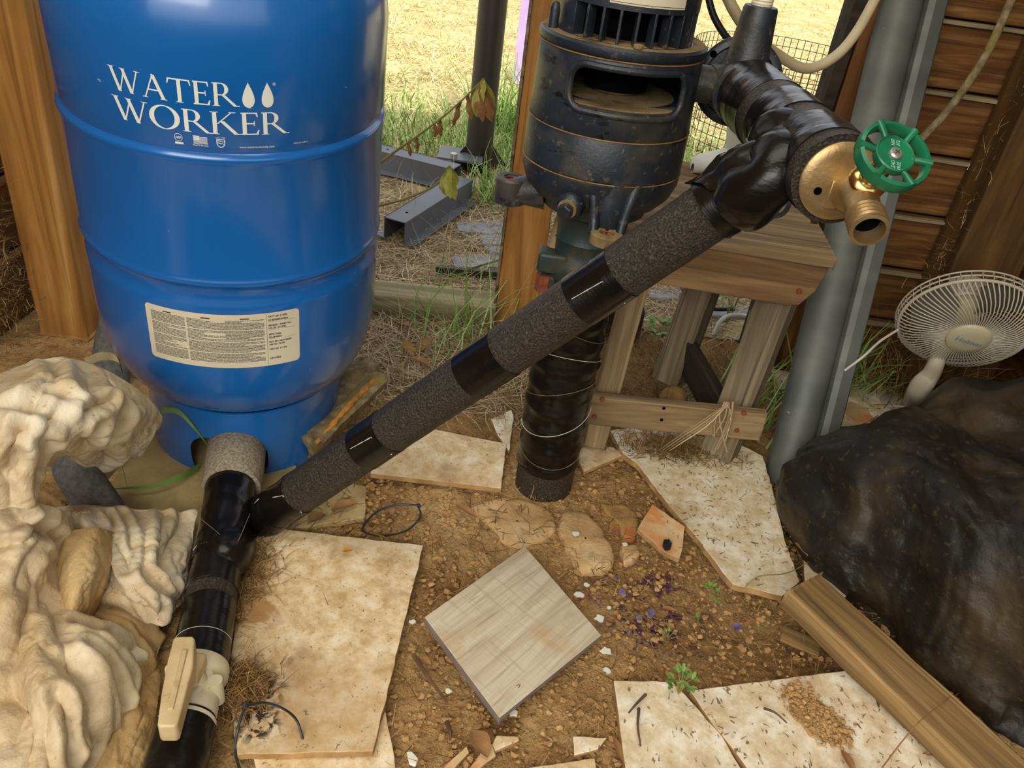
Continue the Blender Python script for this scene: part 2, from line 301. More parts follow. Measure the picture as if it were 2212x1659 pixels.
M_pole = mat('black_pole', [(.3, '#2b2622'), (.7, '#37312c')], (5, 5, 5), 3, .4)
M_purple = mat('lilac_plastic', [(.3, '#b99ccb'), (.7, '#c9aeda')], (5, 5, 5), 3, .4)
M_boot = mat('white_rubber', [(.3, '#a39f8f'), (.7, '#b8b4a4')], (8, 8, 8), 4, .5)
M_ochre = mat('ochre_cloth', [(.3, '#a87a30'), (.7, '#bd8c3d')], (8, 8, 8), 4, .8)
M_wire = mat('dark_wire', [(.3, '#3a3228'), (.7, '#51483a')], (20, 20, 20), 3, .6, metal=.4)
M_leafbr = mat('dry_leaf', [(.2, '#6f4a2a'), (.5, '#94683c'), (.8, '#ab8250')], (60, 60, 60), 5, .8, bumps=[((150, 150, 150), .4, .001)], island=.3)
M_leafor = mat('orange_leaf', [(.2, '#a8601c'), (.6, '#c98530')], (60, 60, 60), 5, .7)
M_leafy = mat('yellow_green_leaf', [(.2, '#8d9440'), (.5, '#b5b556'), (.8, '#c9bc60')], (25, 25, 25), 5, .6)
M_leafg = mat('fresh_leaf', [(.2, '#56702f'), (.6, '#7f9848')], (60, 60, 60), 4, .5, island=.4)
M_stem = mat('plant_stem', [(.3, '#7a7038'), (.7, '#9c904f')], (30, 30, 30), 3, .7)
M_twig = mat('twig', [(.3, '#4a3220'), (.7, '#755336')], (60, 60, 60), 4, .9)
M_zip = mat('black_nylon', [(.3, '#1b1c1e'), (.7, '#2b2d2f')], (20, 20, 20), 2, .4)
M_web = mat('web_debris', [(.2, '#6d5433'), (.6, '#a08556'), (.9, '#c2a97a')], (50, 50, 50), 3, .95, island=.8, spec=.1)
M_chip = mat('white_paint_chip', [(.3, '#d8d6bd'), (.7, '#ecead6')], (30, 30, 30), 3, .7)
M_purchip = mat('purple_paint_flake', [(.3, '#4a2c5c'), (.7, '#8f86a8')], (90, 90, 90), 3, .45)
# ================================================================= STRANDS
def strands(name, n, pos, L, wd, m, flat=0.0, up=1.0, curl=.4, seg=3, parent=None, label=None, cat=None, dirf=None, kind='stuff', seed=1, z0=0.0):
    """blades or straws as one mesh; pos(n)->(n,3); flat: lying, up: standing"""
    R = np.random.default_rng(seed); P = pos(n, R); n = len(P)
    a = R.uniform(0, 2*PI, n) if dirf is None else dirf(n, R)
    l = L*(.45+R.random(n)*.9); el = np.where(R.random(n) < flat, R.uniform(-.05, .22, n), R.uniform(.5, 1.45, n)*up)
    d = np.stack([np.cos(a)*np.cos(el), np.sin(a)*np.cos(el), np.sin(el)], 1)
    side = np.stack([-np.sin(a), np.cos(a), np.zeros(n)], 1); bend = (R.random(n)-.5)*2*curl
    vs = np.zeros((n, (seg+1)*2, 3)); cur = P.copy()
    for k in range(seg+1):
        wk = wd*(1-.75*(k/seg))*.5
        vs[:, 2*k] = cur-side*wk; vs[:, 2*k+1] = cur+side*wk
        dd = d + side*(bend*k/seg)[:, None] - np.array([0, 0, 1])*(abs(bend)*k/seg*.8*(el > .25))[:, None]
        dd /= np.linalg.norm(dd, axis=1, keepdims=True); cur = cur+dd*(l/seg)[:, None]
        cur[:, 2] = np.maximum(cur[:, 2], z0+.001)
    V = vs.reshape(-1, 3); nv = (seg+1)*2
    base = np.arange(n)[:, None]*nv; q = np.concatenate([base+np.array([2*k, 2*k+1, 2*k+3, 2*k+2]) for k in range(seg)], 1).reshape(-1, 4)
    me = bpy.data.meshes.new(name); me.vertices.add(len(V)); me.vertices.foreach_set('co', V.ravel()); me.loops.add(q.size); me.loops.foreach_set('vertex_index', q.ravel().astype(np.int32))
    me.polygons.add(len(q)); me.polygons.foreach_set('loop_start', np.arange(0, q.size, 4, dtype=np.int32)); me.polygons.foreach_set('loop_total', np.full(len(q), 4, np.int32)); me.update(calc_edges=True)
    me.materials.append(m); o = bpy.data.objects.new(name, me); SC.collection.objects.link(o)
    if parent: o.parent = parent; o.matrix_local = WM[parent.name].inverted()
    WM[o.name] = Matrix()
    return tag(o, label, cat, kind=kind)
def rect(x0, x1, y0, y1, z=0.0): return lambda n, R: np.stack([R.uniform(x0, x1, n), R.uniform(y0, y1, n), np.full(n, z)], 1)
def blob(c, r, z=0.0, sq=1.0): return lambda n, R: np.stack([c[0]+R.normal(0, r, n), c[1]+R.normal(0, r*sq, n), np.full(n, z)+np.abs(R.normal(0, .004, n))], 1)
# ================================================================= SETTING
def groundmesh(name, x0, x1, y0, y1, st, amp, m, zo=0.0, fn=None):
    nx = int((x1-x0)/st)+1; ny = int((y1-y0)/st)+1; X, Yg = np.meshgrid(np.linspace(x0, x1, nx), np.linspace(y0, y1, ny)); P = np.stack([X, Yg, X*0], 2)
    zz = fbm(P*4, 3, 1)*amp*.8 + fbm(P*22, 3, 5)*amp*.3 + np.abs(fbm(P*60, 2, 9))*amp*.36 + np.abs(fbm(P*110, 1, 19))*amp*.18
    if fn is not None: zz = zz+fn(X, Yg)
    A = np.stack([X, Yg, zz+zo], 2); g = G(); g.grid(A)
    return add(name, g, m, smooth=180)
floor = groundmesh('floor', -1.1, 1.25, .3, 1.70, .0040, .0085, M_dirt, -.008, lambda X, Y_: -.035*np.exp(-(((X-.40)/.13)**2+((Y_-.86)/.10)**2)) -.03*np.exp(-(((X-.53)/.08)**2+((Y_-1.02)/.16)**2)))
tag(floor, 'packed brown dirt floor strewn with crumbs', kind='structure')
lawn = groundmesh('ground', -5, 7, 1.68, 14, .06, .02, M_lground, -.012, lambda X, Y_: -.0*X); tag(lawn, 'outdoor ground beyond the opening', kind='structure')
g = G(); g.box((0.1, .05, 2.12), (2.6, 3.5, .04)); roof = add('ceiling', g, M_stud); tag(roof, 'shed roof', kind='structure')
def wall(name, label, along, fixed, a0, a1, z0, z1, h, face, m, first_off=0):
    root = thing(name, label, None, (0, 0, 0)); root['kind'] = 'structure'
    z = z0+first_off; i = 0
    while z < z1:
        p0 = (a0, fixed, z+h/2) if along == 'x' else (fixed, a0, z+h/2); p1 = (a1, fixed, z+h/2) if along == 'x' else (fixed, a1, z+h/2)
        t = .15; wd = (0, -t, 1) if along == 'x' else (face*t, 0, 1)
        board('siding_board', p0, p1, wd, h-.004, .02, m, root, .002, .0012, seed=i); z += h; i += 1
    return root
wall('wall_back', 'dark red-brown lap boards of the back wall right of the opening', 'x', 1.625, .56, 1.12, .017, 2.05, .118, -1, M_board)
wall('wall_right', 'dark boards of the right side wall beside the fan', 'y', 1.06, 1.64, -.2, .0, 2.0, .13, -1, M_board)
wall('wall_left', 'red-brown boards of the left side wall behind the orange post', 'y', -.975, -.3, 1.64, .0, 2.0, .14, 1, M_board)
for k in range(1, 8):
    board('lap_edge_highlight', (.62, 1.602, .017+.118*k-.004), (1.05, 1.602, .017+.118*k-.004), (0, 1, 0), .016, .006, M_sill, bpy.data.objects['wall_back'], .001, .002, seed=k)  # pale strips put the sunlit, dusty look of board tops into colour
# posts and beams
def post(name, label, x0, x1, y0, y1, z0, z1, m, cat='post', bev=.004, jag=.001):
    o = board(name, ((x0+x1)/2, (y0+y1)/2, z0), ((x0+x1)/2, (y0+y1)/2, z1), (1, 0, 0), x1-x0, y1-y0, m, bevel=bev, jag=jag)
    return tag(o, label, cat)
post('corner_post', 'tall orange-brown wooden post behind the blue tank, on the far left', -.915, -.822, 1.315, 1.46, 0, 2.1, M_post)
post('door_post', 'orange-brown wooden post standing behind the dark blue pump', -.058, .032, 1.60, 1.69, 0, 2.1, M_post)
g = G(); g.box((-.0615, 1.645, 1.05), (.006, .086, 2.1)); tag(add('post_edge_strip', g, M_oldg, bevel=.001), 'thin grey wooden strip on the left side of the post behind the pump', 'trim')
post('jamb_post', 'brown jamb post between the opening and the steel post', .515, .61, 1.575, 1.66, 0, 2.1, M_board)
g = G(); g.box((.500, 1.60, 1.05), (.022, .05, 2.1)); tag(add('black_edge_strip', g, M_oldd, bevel=.002), 'black strip along the left edge of the right jamb post', 'trim')
post('wall_stud', 'dark brown wall stud rising behind the white fan', .80, .93, 1.50, 1.605, 0, 2.1, M_stud)
tag(board('wall_rail', (.965, 1.60, .285), (.965, .2, .285), (0, 0, 1), .14, .045, M_stud, bevel=.004, jag=.001), 'horizontal brown rail low on the right wall beside the fan', 'beam')
tag(board('sill_beam', (-.82, 1.575, .02), (-.06, 1.625, .022), (0, 1, 0), .075, .055, M_sill, bevel=.004, jag=.002), 'grey-green sill beam lying on the ground between tank and post', 'beam')
tag(board('sill_beam', (.05, 1.64, .03), (.265, 1.65, .03), (0, 1, 0), .06, .075, M_oldd, bevel=.004, jag=.002), 'dark sill beam on the ground behind the wooden stool', 'beam')
# ================================================================= PRESSURE TANK
TA = Vector((.035, -.079, 1)).normalized(); TB = Vector((-.44414, 1.136916, 0)); TX = Vector((0, 1, 0)).cross(TA).normalized(); TY = TA.cross(TX)
TM = Matrix(((TX.x, TY.x, TA.x, TB.x), (TX.y, TY.y, TA.y, TB.y), (TX.z, TY.z, TA.z, TB.z), (0, 0, 0, 1)))
tank = thing('pressure_tank', 'tall glossy blue well pressure tank with white logo, on the left', 'tank', M=TM)
R = .203
prof = [(.02, .135), (.10, .14), (.150, .150), (.166, .162), (.182, .182), (.194, .210), (.2005, .242), (.203, .275), (.203, .362), (.2025, .372), (.199, .378), (.1985, .392), (.2005, .399), (.2052, .4025), (.2058, .4055), (.2045, .409), (.203, .413),
        (.203, .562), (.2045, .566), (.2056, .5705), (.2045, .574), (.2002, .578), (.2008, .583), (.203, .588), (.203, .70), (.197, .745), (.17, .785), (.11, .81), (.03, .82)]
g = G(); g.lathe(prof, 128, TM); add('tank_shell', g, M_blue, tank, TM, smooth=40)
g = G(); g.lathe([(.1525, -.01), (.1525, .145), (.1500, .146), (.1500, -.01), (.1525, -.01)], 128, cap=False)
sk = add('base_skirt', g, M_blue, tank, TM, smooth=40, local=True)
def hole_cut(o, gcut, M):
    c = add('cutter', gcut, M_dark, None, M, smooth=None, local=True)
    b = o.modifiers.new('cut', 'BOOLEAN'); b.operation = 'DIFFERENCE'; b.object = c; b.solver = 'EXACT'
    bpy.context.view_layer.update(); dg = bpy.context.evaluated_depsgraph_get(); me = bpy.data.meshes.new_from_object(o.evaluated_get(dg)); o.modifiers.remove(b)
    old = o.data; o.data = me; bpy.data.objects.remove(c)
    me.polygons.foreach_set('use_smooth', [True]*len(me.polygons)); me.set_sharp_from_angle(angle=math.radians(38))
def rrect(w_, h_, r, n=8, cx=0, cy=0):
    out = []
    for qx, qy, a0 in ((1, 1, 0), (-1, 1, 90), (-1, -1, 180), (1, -1, 270)):
        for k in range(n+1):
            a = math.radians(a0+90*k/n); out.append((cx+qx*(w_/2-r)+r*math.cos(a), cy+qy*(h_/2-r)+r*math.sin(a)))
    return out
hx = (TM.inverted() @ D(521, 975, 1.255)); ha = math.atan2(hx.x, -hx.y)-.15
MC_ = TM @ Matrix.Rotation(ha, 4, 'Z') @ Matrix.Translation((0, -.15, .048)) @ Matrix.Rotation(PI/2, 4, 'X')
g = G(); pr = rrect(.118, .090, .036); g.prism([(x, y, .05) for x, y in pr], .10); hole_cut(sk, g, MC_)
def wrapv(s, h, r): a = s/R; return TM @ Vector((r*math.sin(a), -r*math.cos(a), h))
def wrap_polys(name, polys, m, parent, r=R+.0007, step=.004, label=None):
    """flat polygons (s,h) wrapped on the tank wall, subdivided along s"""
    bm = bmesh.new()
    for P in polys:
        vs = [bm.verts.new((x, y, 0)) for x, y in P]
        try: bm.faces.new(vs)
        except Exception: pass
    bmesh.ops.triangulate(bm, faces=bm.faces[:])
    xs = [v.co.x for v in bm.verts]; x = min(xs)+step
    while x < max(xs):
        gm = bm.verts[:]+bm.edges[:]+bm.faces[:]; bmesh.ops.bisect_plane(bm, geom=gm, plane_co=(x, 0, 0), plane_no=(1, 0, 0)); x += step
    g = G(); bm.verts.ensure_lookup_table(); bm.verts.index_update()
    g.add([wrapv(v.co.x, v.co.y, r) for v in bm.verts], [tuple(v.index for v in f.verts) for f in bm.faces]); bm.free()
    o = add(name, g, m, parent, TM, smooth=60)
    if label: o['label'] = label
    return o
def text_polys(txt, size, x, y, align='LEFT', sx=1.0, off=0.0):
    c = bpy.data.curves.new('t', 'FONT'); c.body = txt; c.size = size; c.align_x = align; c.offset = off; c.resolution_u = 2
    o = bpy.data.objects.new('t', c); SC.collection.objects.link(o); bpy.context.view_layer.update()
    me = bpy.data.meshes.new_from_object(o.evaluated_get(bpy.context.evaluated_depsgraph_get()))
    out = [[(x+me.vertices[i].co.x*sx, y+me.vertices[i].co.y) for i in p.vertices] for p in me.polygons]
    bpy.data.objects.remove(o); bpy.data.curves.remove(c); bpy.data.meshes.remove(me); return out
# serif capitals drawn as thick and thin strokes in a unit-high cell
def stroke(x0, y0, x1, y1, w_): return [(x0-w_/2, y0), (x0+w_/2, y0), (x1+w_/2, y1), (x1-w_/2, y1)]
def serif(x, y, w_, up): return [(x-w_/2, y), (x+w_/2, y), (x+w_*.28, y+.035*up), (x-w_*.28, y+.035*up)]
def arc(cx, cy, rx, ry, a0, a1, t0, t1, n=16):
    out = []
    for k in range(n):
        q = [math.radians(a0+(a1-a0)*(k+j)/n) for j in (0, 1)]; P = []
        tk = [t0+(t1-t0)*abs(math.cos(a)) for a in q]
        P = [(cx+rx*math.cos(q[0]), cy+ry*math.sin(q[0])), (cx+rx*math.cos(q[1]), cy+ry*math.sin(q[1])), (cx+(rx-tk[1])*math.cos(q[1]), cy+(ry-tk[1]*.75)*math.sin(q[1])), (cx+(rx-tk[0])*math.cos(q[0]), cy+(ry-tk[0]*.75)*math.sin(q[0]))]
        out.append(P)
    return out
TN, TKk = .055, .135
GL = {
 'W': (1.28, [stroke(.12, 1, .42, 0, TKk), stroke(.42, 0, .66, .92, TN), stroke(.60, 1, .90, 0, TKk), stroke(.90, 0, 1.17, 1, TN), serif(.12, 1, .30, -1), serif(.60, 1, .26, -1), serif(1.17, 1, .26, -1)]),
 'A': (.94, [stroke(.12, 0, .46, 1, TN), stroke(.46, 1, .80, 0, TKk), stroke(.44, 1.03, .46, .96, .06), [(.24, .33), (.68, .33), (.66, .39), (.26, .39)], serif(.12, 0, .24, 1), serif(.80, 0, .28, 1)]),
 'T': (.84, [stroke(.42, 0, .42, 1, TKk), [(.03, .94), (.81, .94), (.81, 1), (.03, 1)], [(.0, .76), (.035, .76), (.09, .97), (.03, 1)], [(.84, .76), (.805, .76), (.75, .97), (.81, 1)], serif(.42, 0, .30, 1)]),
 'E': (.66, [stroke(.16, 0, .16, 1, TKk), [(.05, .945), (.56, .945), (.56, 1), (.05, 1)], [(.57, .80), (.60, .80), (.58, 1), (.50, 1)], [(.16, .48), (.48, .48), (.48, .54), (.16, .54)], [(.46, .40), (.49, .40), (.49, .62), (.46, .62)], [(.05, 0), (.60, 0), (.62, .055), (.05, .055)], [(.60, 0), (.64, .22), (.60, .22), (.52, .03)]]),
 'R': (.88, [stroke(.16, 0, .16, 1, TKk), serif(.16, 0, .30, 1), [(.04, .96), (.4, .955), (.4, 1), (.04, 1)], [(.16, .46), (.38, .46), (.38, .51), (.16, .51)], stroke(.42, .48, .84, .0, TKk), [(.78, 0), (.98, 0), (.98, .035), (.82, .05)]]+arc(.34, .73, .27, .27, -90, 90, .045, .14)),
 'O': (1.02, arc(.5, .5, .50, .53, 0, 360, .05, .17, 36)),
 'K': (.92, [stroke(.16, 0, .16, 1, TKk), serif(.16, 0, .30, 1), serif(.16, 1, .30, -1), stroke(.24, .46, .70, 1, TN), serif(.72, 1, .26, -1), stroke(.38, .60, .84, 0, .15), [(.78, 0), (1.02, 0), (1.02, .035), (.84, .05)]]),
}
def word(wd, s0, h0, H_, adv, sk=1.0):
    out = []; x = 0
    for ch in wd:
        W_, P = GL[ch]; out += [[(s0+(x+px)*adv, h0+py*H_) for px, py in q] for q in P]; x += W_+.015
    return out, s0+x*adv
wA = sum(GL[c][0]+.015 for c in 'WATER'); wB = sum(GL[c][0]+.015 for c in 'WORKER')
pA, _ = word('WATER', -.0545, .6345, .0255, (.0835+.0545)/wA); pB, _ = word('WORKER', -.0545, .6025, .0255, (.137+.0545)/wB)
def drop(cx, cy, w_, h_):
    P = []
    for k in range(28):
        a = 2*PI*k/28; y = -math.cos(a); x = math.sin(a)*(math.sin(a/2)**1.0 if True else 1)
        P.append((cx+w_*.62*math.sin(a)*abs(math.cos(a/2-0))**1.3, cy+h_*(-.5*math.cos(a))))
    return P
pL = pA+pB+[drop(.0955, .6475, .0145, .028), drop(.1160, .6475, .0145, .028)]+text_polys('®', .005, .122, .6575)
wrap_polys('logo_lettering', pL, M_white, tank, label='white WATER WORKER lettering with two drops')
def ringp(cx, cy, r, t, n=24): return [[(cx+q*math.cos(a), cy+q*math.sin(a)) for q, a in ((r, 2*PI*k/n), (r, 2*PI*(k+1)/n), (r-t, 2*PI*(k+1)/n), (r-t, 2*PI*k/n))] for k in range(n)]
sm = ringp(.0185, .5945, .0045, .0005)+text_polys('NSF', .0036, .0185, .5932, 'CENTER', off=.00012)+[[(.0145, .5868), (.0235, .5868), (.0235, .5893), (.0145, .5893)]]
for k in range(7): sm.append([(.0345 if k < 4 else .0345, .5895+.00125*k), (.0495, .5895+.00125*k), (.0495, .5895+.00125*k+.00065), (.0345, .5895+.00125*k+.00065)])
sm += [[(.0345, .5938), (.0410, .5938), (.0410, .5988), (.0345, .5988)]]+text_polys('MADE IN USA', .0027, .042, .5868, 'CENTER')
sh = [(.0590, .5965), (.0680, .5965), (.0680, .591), (.0665, .588), (.0635, .5865), (.0605, .588), (.0590, .591)]
sm += [[sh[i], sh[(i+1) % 7], tuple(.82*a+.18*b for a, b in zip(sh[(i+1) % 7], (.0635, .592))), tuple(.82*a+.18*b for a, b in zip(sh[i], (.0635, .592)))] for i in range(7)]+[[(.060, .592), (.067, .5905), (.067, .5913), (.060, .5928)], [(.060, .5945), (.067, .593), (.067, .5938), (.060, .5953)]]
sm += text_polys('LEAD FREE', .0022, .0635, .5975, 'CENTER')+text_polys('www.waterworkerdiy.com', .0037, .1025, .5868, 'CENTER', .97)+text_polys('9033-231 (08/21)', .0026, .154, .5885, 'CENTER')
wrap_polys('small_marks', sm, M_white, tank, step=.008)
o = wrap_polys('rating_label', [rrect(.2010, .0865, .006, 6, .0480, .3163)], M_lab, tank, r=R+.0004, label='cream rating label printed with small black text')
ink = []
R3 = random.Random(3)
for c0, wd_ in ((-.0445, .046), (.0040, .048), (.0520, .049)):
    y = .3505; ink.append([(c0+wd_*.38, y+.0016), (c0+wd_*.62, y+.0016), (c0+wd_*.62, y+.0034), (c0+wd_*.38, y+.0034)])
    k = 0
    while y > .2820:
        x = c0; end = c0+wd_*(1 if R3.random() < .8 else R3.uniform(.3, .9))
        while x < end:
            l = R3.uniform(.002, .008); l = min(l, end-x); ink.append([(x, y), (x+l, y), (x+l, y-.00085), (x, y-.00085)]); x += l+.0007
        y -= .0019; k += 1
        if k % 9 == 8: y -= .0014
for t, sz, x, y in (('DOT SP-11592', .0040, .1065, .3525), ('5140502294366', .0040, .1065, .3468), ('MODEL / PART No.', .0037, .1065, .3385), ('HT-20 / HT20B', .0036, .1065, .3340), ('MFG Date', .0038, .1065, .3240), ('02-28-2022', .0036, .1065, .3192), ('MAX PSI - MAX RELIEF', .0031, .1065, .3118), ('100 PSI / 75 PSI', .0033, .1065, .3072), ('TEST PSI  114 PSI', .0033, .1065, .2995), ('UN1956', .0043, .1065, .2840)):
    ink += text_polys(t, sz, x, y, off=.00012)
for y in (.3455, .3440-.0115, .3178): ink.append([(.1065, y), (.142, y), (.142, y-.0003), (.1065, y-.0003)])
ink.append([(.1040, .2745), (.1043, .2745), (.1043, .358), (.1040, .358)])
wrap_polys('label_print', ink, M_ink, o, r=R+.0008, step=.03)
# ================================================================= PUMP
PX, PY = .076, 1.085; PM = Matrix.Translation((PX, PY, 0))
pump = thing('well_pump', 'dark blue cast-iron well pump motor standing on the black wrapped well pipe', 'pump', (PX, PY, .36))
g = G(); g.lathe([(.03, .500), (.062, .503), (.085, .512), (.098, .527), (.1045, .545), (.1048, .5555), (.1036, .557), (.1036, .5585), (.1048, .560), (.1040, .6085), (.1030, .6100), (.1030, .6115), (.1040, .613),
                  (.1020, .640), (.1015, .668), (.101, .6975), (.0998, .699), (.0998, .7005), (.1022, .702), (.1035, .7055), (.1030, .711), (.100, .7135), (.082, .714), (.082, .706), (.0965, .703), (.0965, .650), (.05, .642), (.03, .644)], 96)
hs_ = add('pump_casing', g, M_pump, pump, PM, smooth=35, local=True)
WA = math.radians(7); g = G(); g.prism([(x, y, .03) for x, y in rrect(.136, .044, .015)], .06)
WMx = PM @ Matrix.Rotation(WA, 4, 'Z') @ Matrix.Translation((0, -.1, .6665)) @ Matrix.Rotation(PI/2, 4, 'X'); hole_cut(hs_, g, WMx)
g = G(); P = []
RB = rrect(.148, .052, .019, 8); RB = [(p[0]+(q[0]-p[0])*k/8, p[1]+(q[1]-p[1])*k/8) for p, q in zip(RB, RB[1:]+RB[:1]) for k in range(8)]
for x, y in RB:
    a = x/.1025; P.append(Vector((.1025*math.sin(a), -.1025*math.cos(a), .6655+y)))
g.tube([PM @ Matrix.Rotation(WA, 4, 'Z') @ p for p in P], .0042, 8, closed=True); add('window_bezel', g, M_pump, pump, PM, smooth=60)
g = G(); g.lathe([(.0962, .6430), (.0965, .6465), (.02, .6465)], 64, cap=True); g.lathe([(.028, .6475), (.028, .652), (.013, .652), (.013, .69)], 24); add('inner_ledge', g, M_dust, pump, PM, local=True)
g = G(); g.lathe([(.040, .652), (.040, .69)], 40); add('inner_shaft_guard', g, M_dark, pump, PM, local=True)
for z, r in ((.5577, .1046), (.6106, .1040), (.6998, .1010)):
    g = G(); g.tube([(r*math.cos(2*PI*k/72), r*math.sin(2*PI*k/72), z) for k in range(72)], .0009, 6, closed=True); add('casing_seam', g, M_seam, pump, PM, local=True)
g = G(); g.lathe([(.1, .7138), (.0500, .7142)], 72, cap=False); add('dusty_ledge', g, M_dust, pump, PM, local=True)
g = G(); g.lathe([(.0838, .7505), (.0838, .95), (.05, .97), (.02, .97)], 80); g.lathe([(.0838, .7505), (.078, .7505), (.078, .80)], 80, cap=False); mh = add('motor_housing', g, M_pump, pump, PM, local=True)
g = G(); g.lathe([(.050, .712), (.050, .78)], 48); add('motor_core', g, M_dark, pump, PM, local=True)
for k in range(26):
    a = -PI/2+math.radians(-50.5+14*k); M2 = Matrix.Rotation(a, 4, 'Z'); g = G(); g.box((.0755, 0, .732), (.016, .0032, .040), M2); add('vent_fin', g, M_pump, pump, PM, local=True, bevel=.0006)
for a0, a1 in ((-84, -51), (50, 56), (98, 240)):
    A = np.array([[[r*math.sin(math.radians(t)), -r*math.cos(math.radians(t)), z] for t in np.linspace(a0, a1, 24)] for r, z in ((.0835, .712), (.0835, .752), (.079, .752), (.079, .712))]); g = G(); g.grid(A); add('vent_panel', g, M_pump, pump, PM, local=True)
g = G(); A = np.array([[[(.0843)*math.sin(math.radians(t)), -.0843*math.cos(math.radians(t)), z] for t in np.linspace(-19, 44, 30)] for z in (.7565, .84)]); g.grid(A)
pl = add('nameplate', g, M_lab, pump, PM, local=True); pl['label'] = 'cream paper nameplate'
g = G(); A = np.array([[[(.0847)*math.sin(math.radians(t)), -.0847*math.cos(math.radians(t)), z] for t in np.linspace(-18, 43, 30)] for z in (.7582, .7588)]); g.grid(A); add('nameplate_border', g, M_ink, pl, PM, local=True)
g = G(); g.lathe([(.0, .7148), (.0055, .7150), (.0058, .7185), (.004, .7195), (.0, .7195)], 16, Matrix.Translation((.012, -.0925, 0))); add('cap_screw', g, M_dust, pump, PM, local=True)
g = G(); g.lathe([(.006, .711), (.006, .735), (.0045, .741), (.001, .743)], 16, Matrix.Translation((-.087, -.028, 0))); add('eye_lug', g, M_pump, pump, PM, local=True, smooth=60)
def port(cx, cy, z0, z1, r, name='threaded_port', m=M_pump):
    g = G(); g.lathe([(r, z0), (r, z1-.002), (r-.002, z1), (r*.50, z1), (r*.47, z1-.016), (.001, z1-.016)], 32, Matrix.Translation((cx, cy, 0)), cap=False); o = add(name, g, m, pump, PM, smooth=35)
    g = G(); 
    for k in range(3): g.tube([(cx+r*.5*math.cos(2*PI*q/24), cy+r*.5*math.sin(2*PI*q/24), z1-.003-.004*k) for q in range(24)], .0012, 6, closed=True)
    add('rusty_thread', g, M_rust, o, PM); return o
pc = D(1106, 382, 1.105); port(pc.x, pc.y, pc.z-.034, pc.z, .0215)
lu = Y(1312, 502, .968); o = port(lu.x, lu.y, lu.z-.014, lu.z, .0205, m=M_dust)
g = G()
for s in (-1, 1):
    g.tube(bez([(lu.x+s*.0165, lu.y+.006, lu.z-.006), (lu.x+s*.0185, lu.y+.014, lu.z+.012), (lu.x+s*.023, lu.y+.020, lu.z+.036), (lu.x+s*.030, lu.y+.036, lu.z+.060)], 12), [.0066]*8+[.0074, .008, .009, .010, .012], 12)
g.tube(bez([(lu.x, lu.y+.030, lu.z-.014), (lu.x, lu.y+.033, lu.z+.02), (lu.x, lu.y+.042, lu.z+.055)], 8), [.020, .021, .022, .023, .024, .025, .026, .028, .030], 18); add('port_lug', g, M_pump, pump, PM, smooth=75)
g = G(); g.tube([(pc.x+.004, pc.y, pc.z-.018), (pc.x+.045, pc.y, pc.z-.012)], [.0165, .026], 18); add('lug_web', g, M_pump, pump, PM, smooth=60)
bp = Y(1228, 448, .985); g = G(); bd = Vector((-.35, -1, -.15)).normalized(); BMx = zframe(bp, bd, (0, 0, 1))
g.lathe([(.018, -.03), (.0175, -.002), (.0145, .003), (.001, .003)], 28, BMx); add('bolt_boss', g, M_pump, pump, PM, smooth=60)
g = G(); g.lathe([(.0122, .003), (.0122, .006), (.0001, .006)], 24, BMx); add('washer', g, M_dust, pump, PM)
g = G(); g.lathe([(.0098, .006), (.0098, .015), (.008, .0165), (.0001, .0165)], 6, BMx); add('hex_bolt', g, M_pump, pump, PM, smooth=20)
# neck below the casing
g = G(); g.lathe([(.072, .508), (.070, .494), (.052, .486), (.047, .478), (.047, .45), (.0485, .448), (.047, .446), (.047, .425), (.053, .418), (.055, .395), (.052, .388), (.045, .384), (.043, .355)], 48)
add('neck_casting', g, M_pumpg, pump, PM, smooth=45, local=True)
fp = Y(1182, 560, 1.06); g = G(); g.box((fp.x+.008, fp.y, fp.z), (.042, .034, .030)); g.box((fp.x+.004, fp.y, fp.z-.03), (.026, .026, .022)); add('clamp_lug', g, M_pumpg, pump, PM, bevel=.005, segs=3)
g = G(); g.tube([(fp.x+.004, fp.y+.012, fp.z), (fp.x+.012, fp.y+.02, fp.z+.06)], .008, 12); add('clamp_bolt', g, M_dust, pump, PM)
g = G(); g.lathe([(.0125, -.045), (.0125, -.02), (.001, -.02)], 6, Matrix.Translation((fp.x, fp.y-.004, fp.z))); add('rusty_nut', g, M_rust, pump, PM, smooth=20)
# well pipe
well = thing('well_pipe', 'upright black tape-wrapped well pipe rising from the dirt under the pump', 'pipe', (PX, PY, 0))
def wob(amp, fr, seed=0):
    def f(i, a): return float(fbm(np.array([[math.cos(a)*fr, math.sin(a)*fr, i*.35]]), 3, seed)[0])*amp
    return f
g = G(); n = 60; g.tube([(PX, PY, .045+(.375-.045)*k/n) for k in range(n+1)], [.0505+.0022*math.sin(k*.9)*(k % 7 < 4) for k in range(n+1)], 56, wob=wob(.035, 1.6, 3)); add('tape_wrap', g, M_tape, well, PM, smooth=60)
g = G(); g.tube([(PX, PY, -.02+.07*k/6) for k in range(7)], .0478, 48); add('foam_collar', g, M_foam, well, PM, smooth=60)
g = G(); g.tube([(PX-.004, PY+.004, .36), (PX-.004, PY+.004, .385), (PX-.006, PY+.006, .40)], [.053, .051, .046], 40); add('foam_collar', g, M_foam, well, PM, smooth=60)
for k in range(5):
    z0 = .09+.055*k; g = G(); g.tube([(PX+.0532*math.cos(a), PY+.0532*math.sin(a), z0+.022*math.sin(a+k*1.1)) for a in np.linspace(PI*1.02, PI*1.98, 26)], .0005, 5); add('tape_edge', g, M_glue if k in (1, 3) else M_foamold, well, PM)
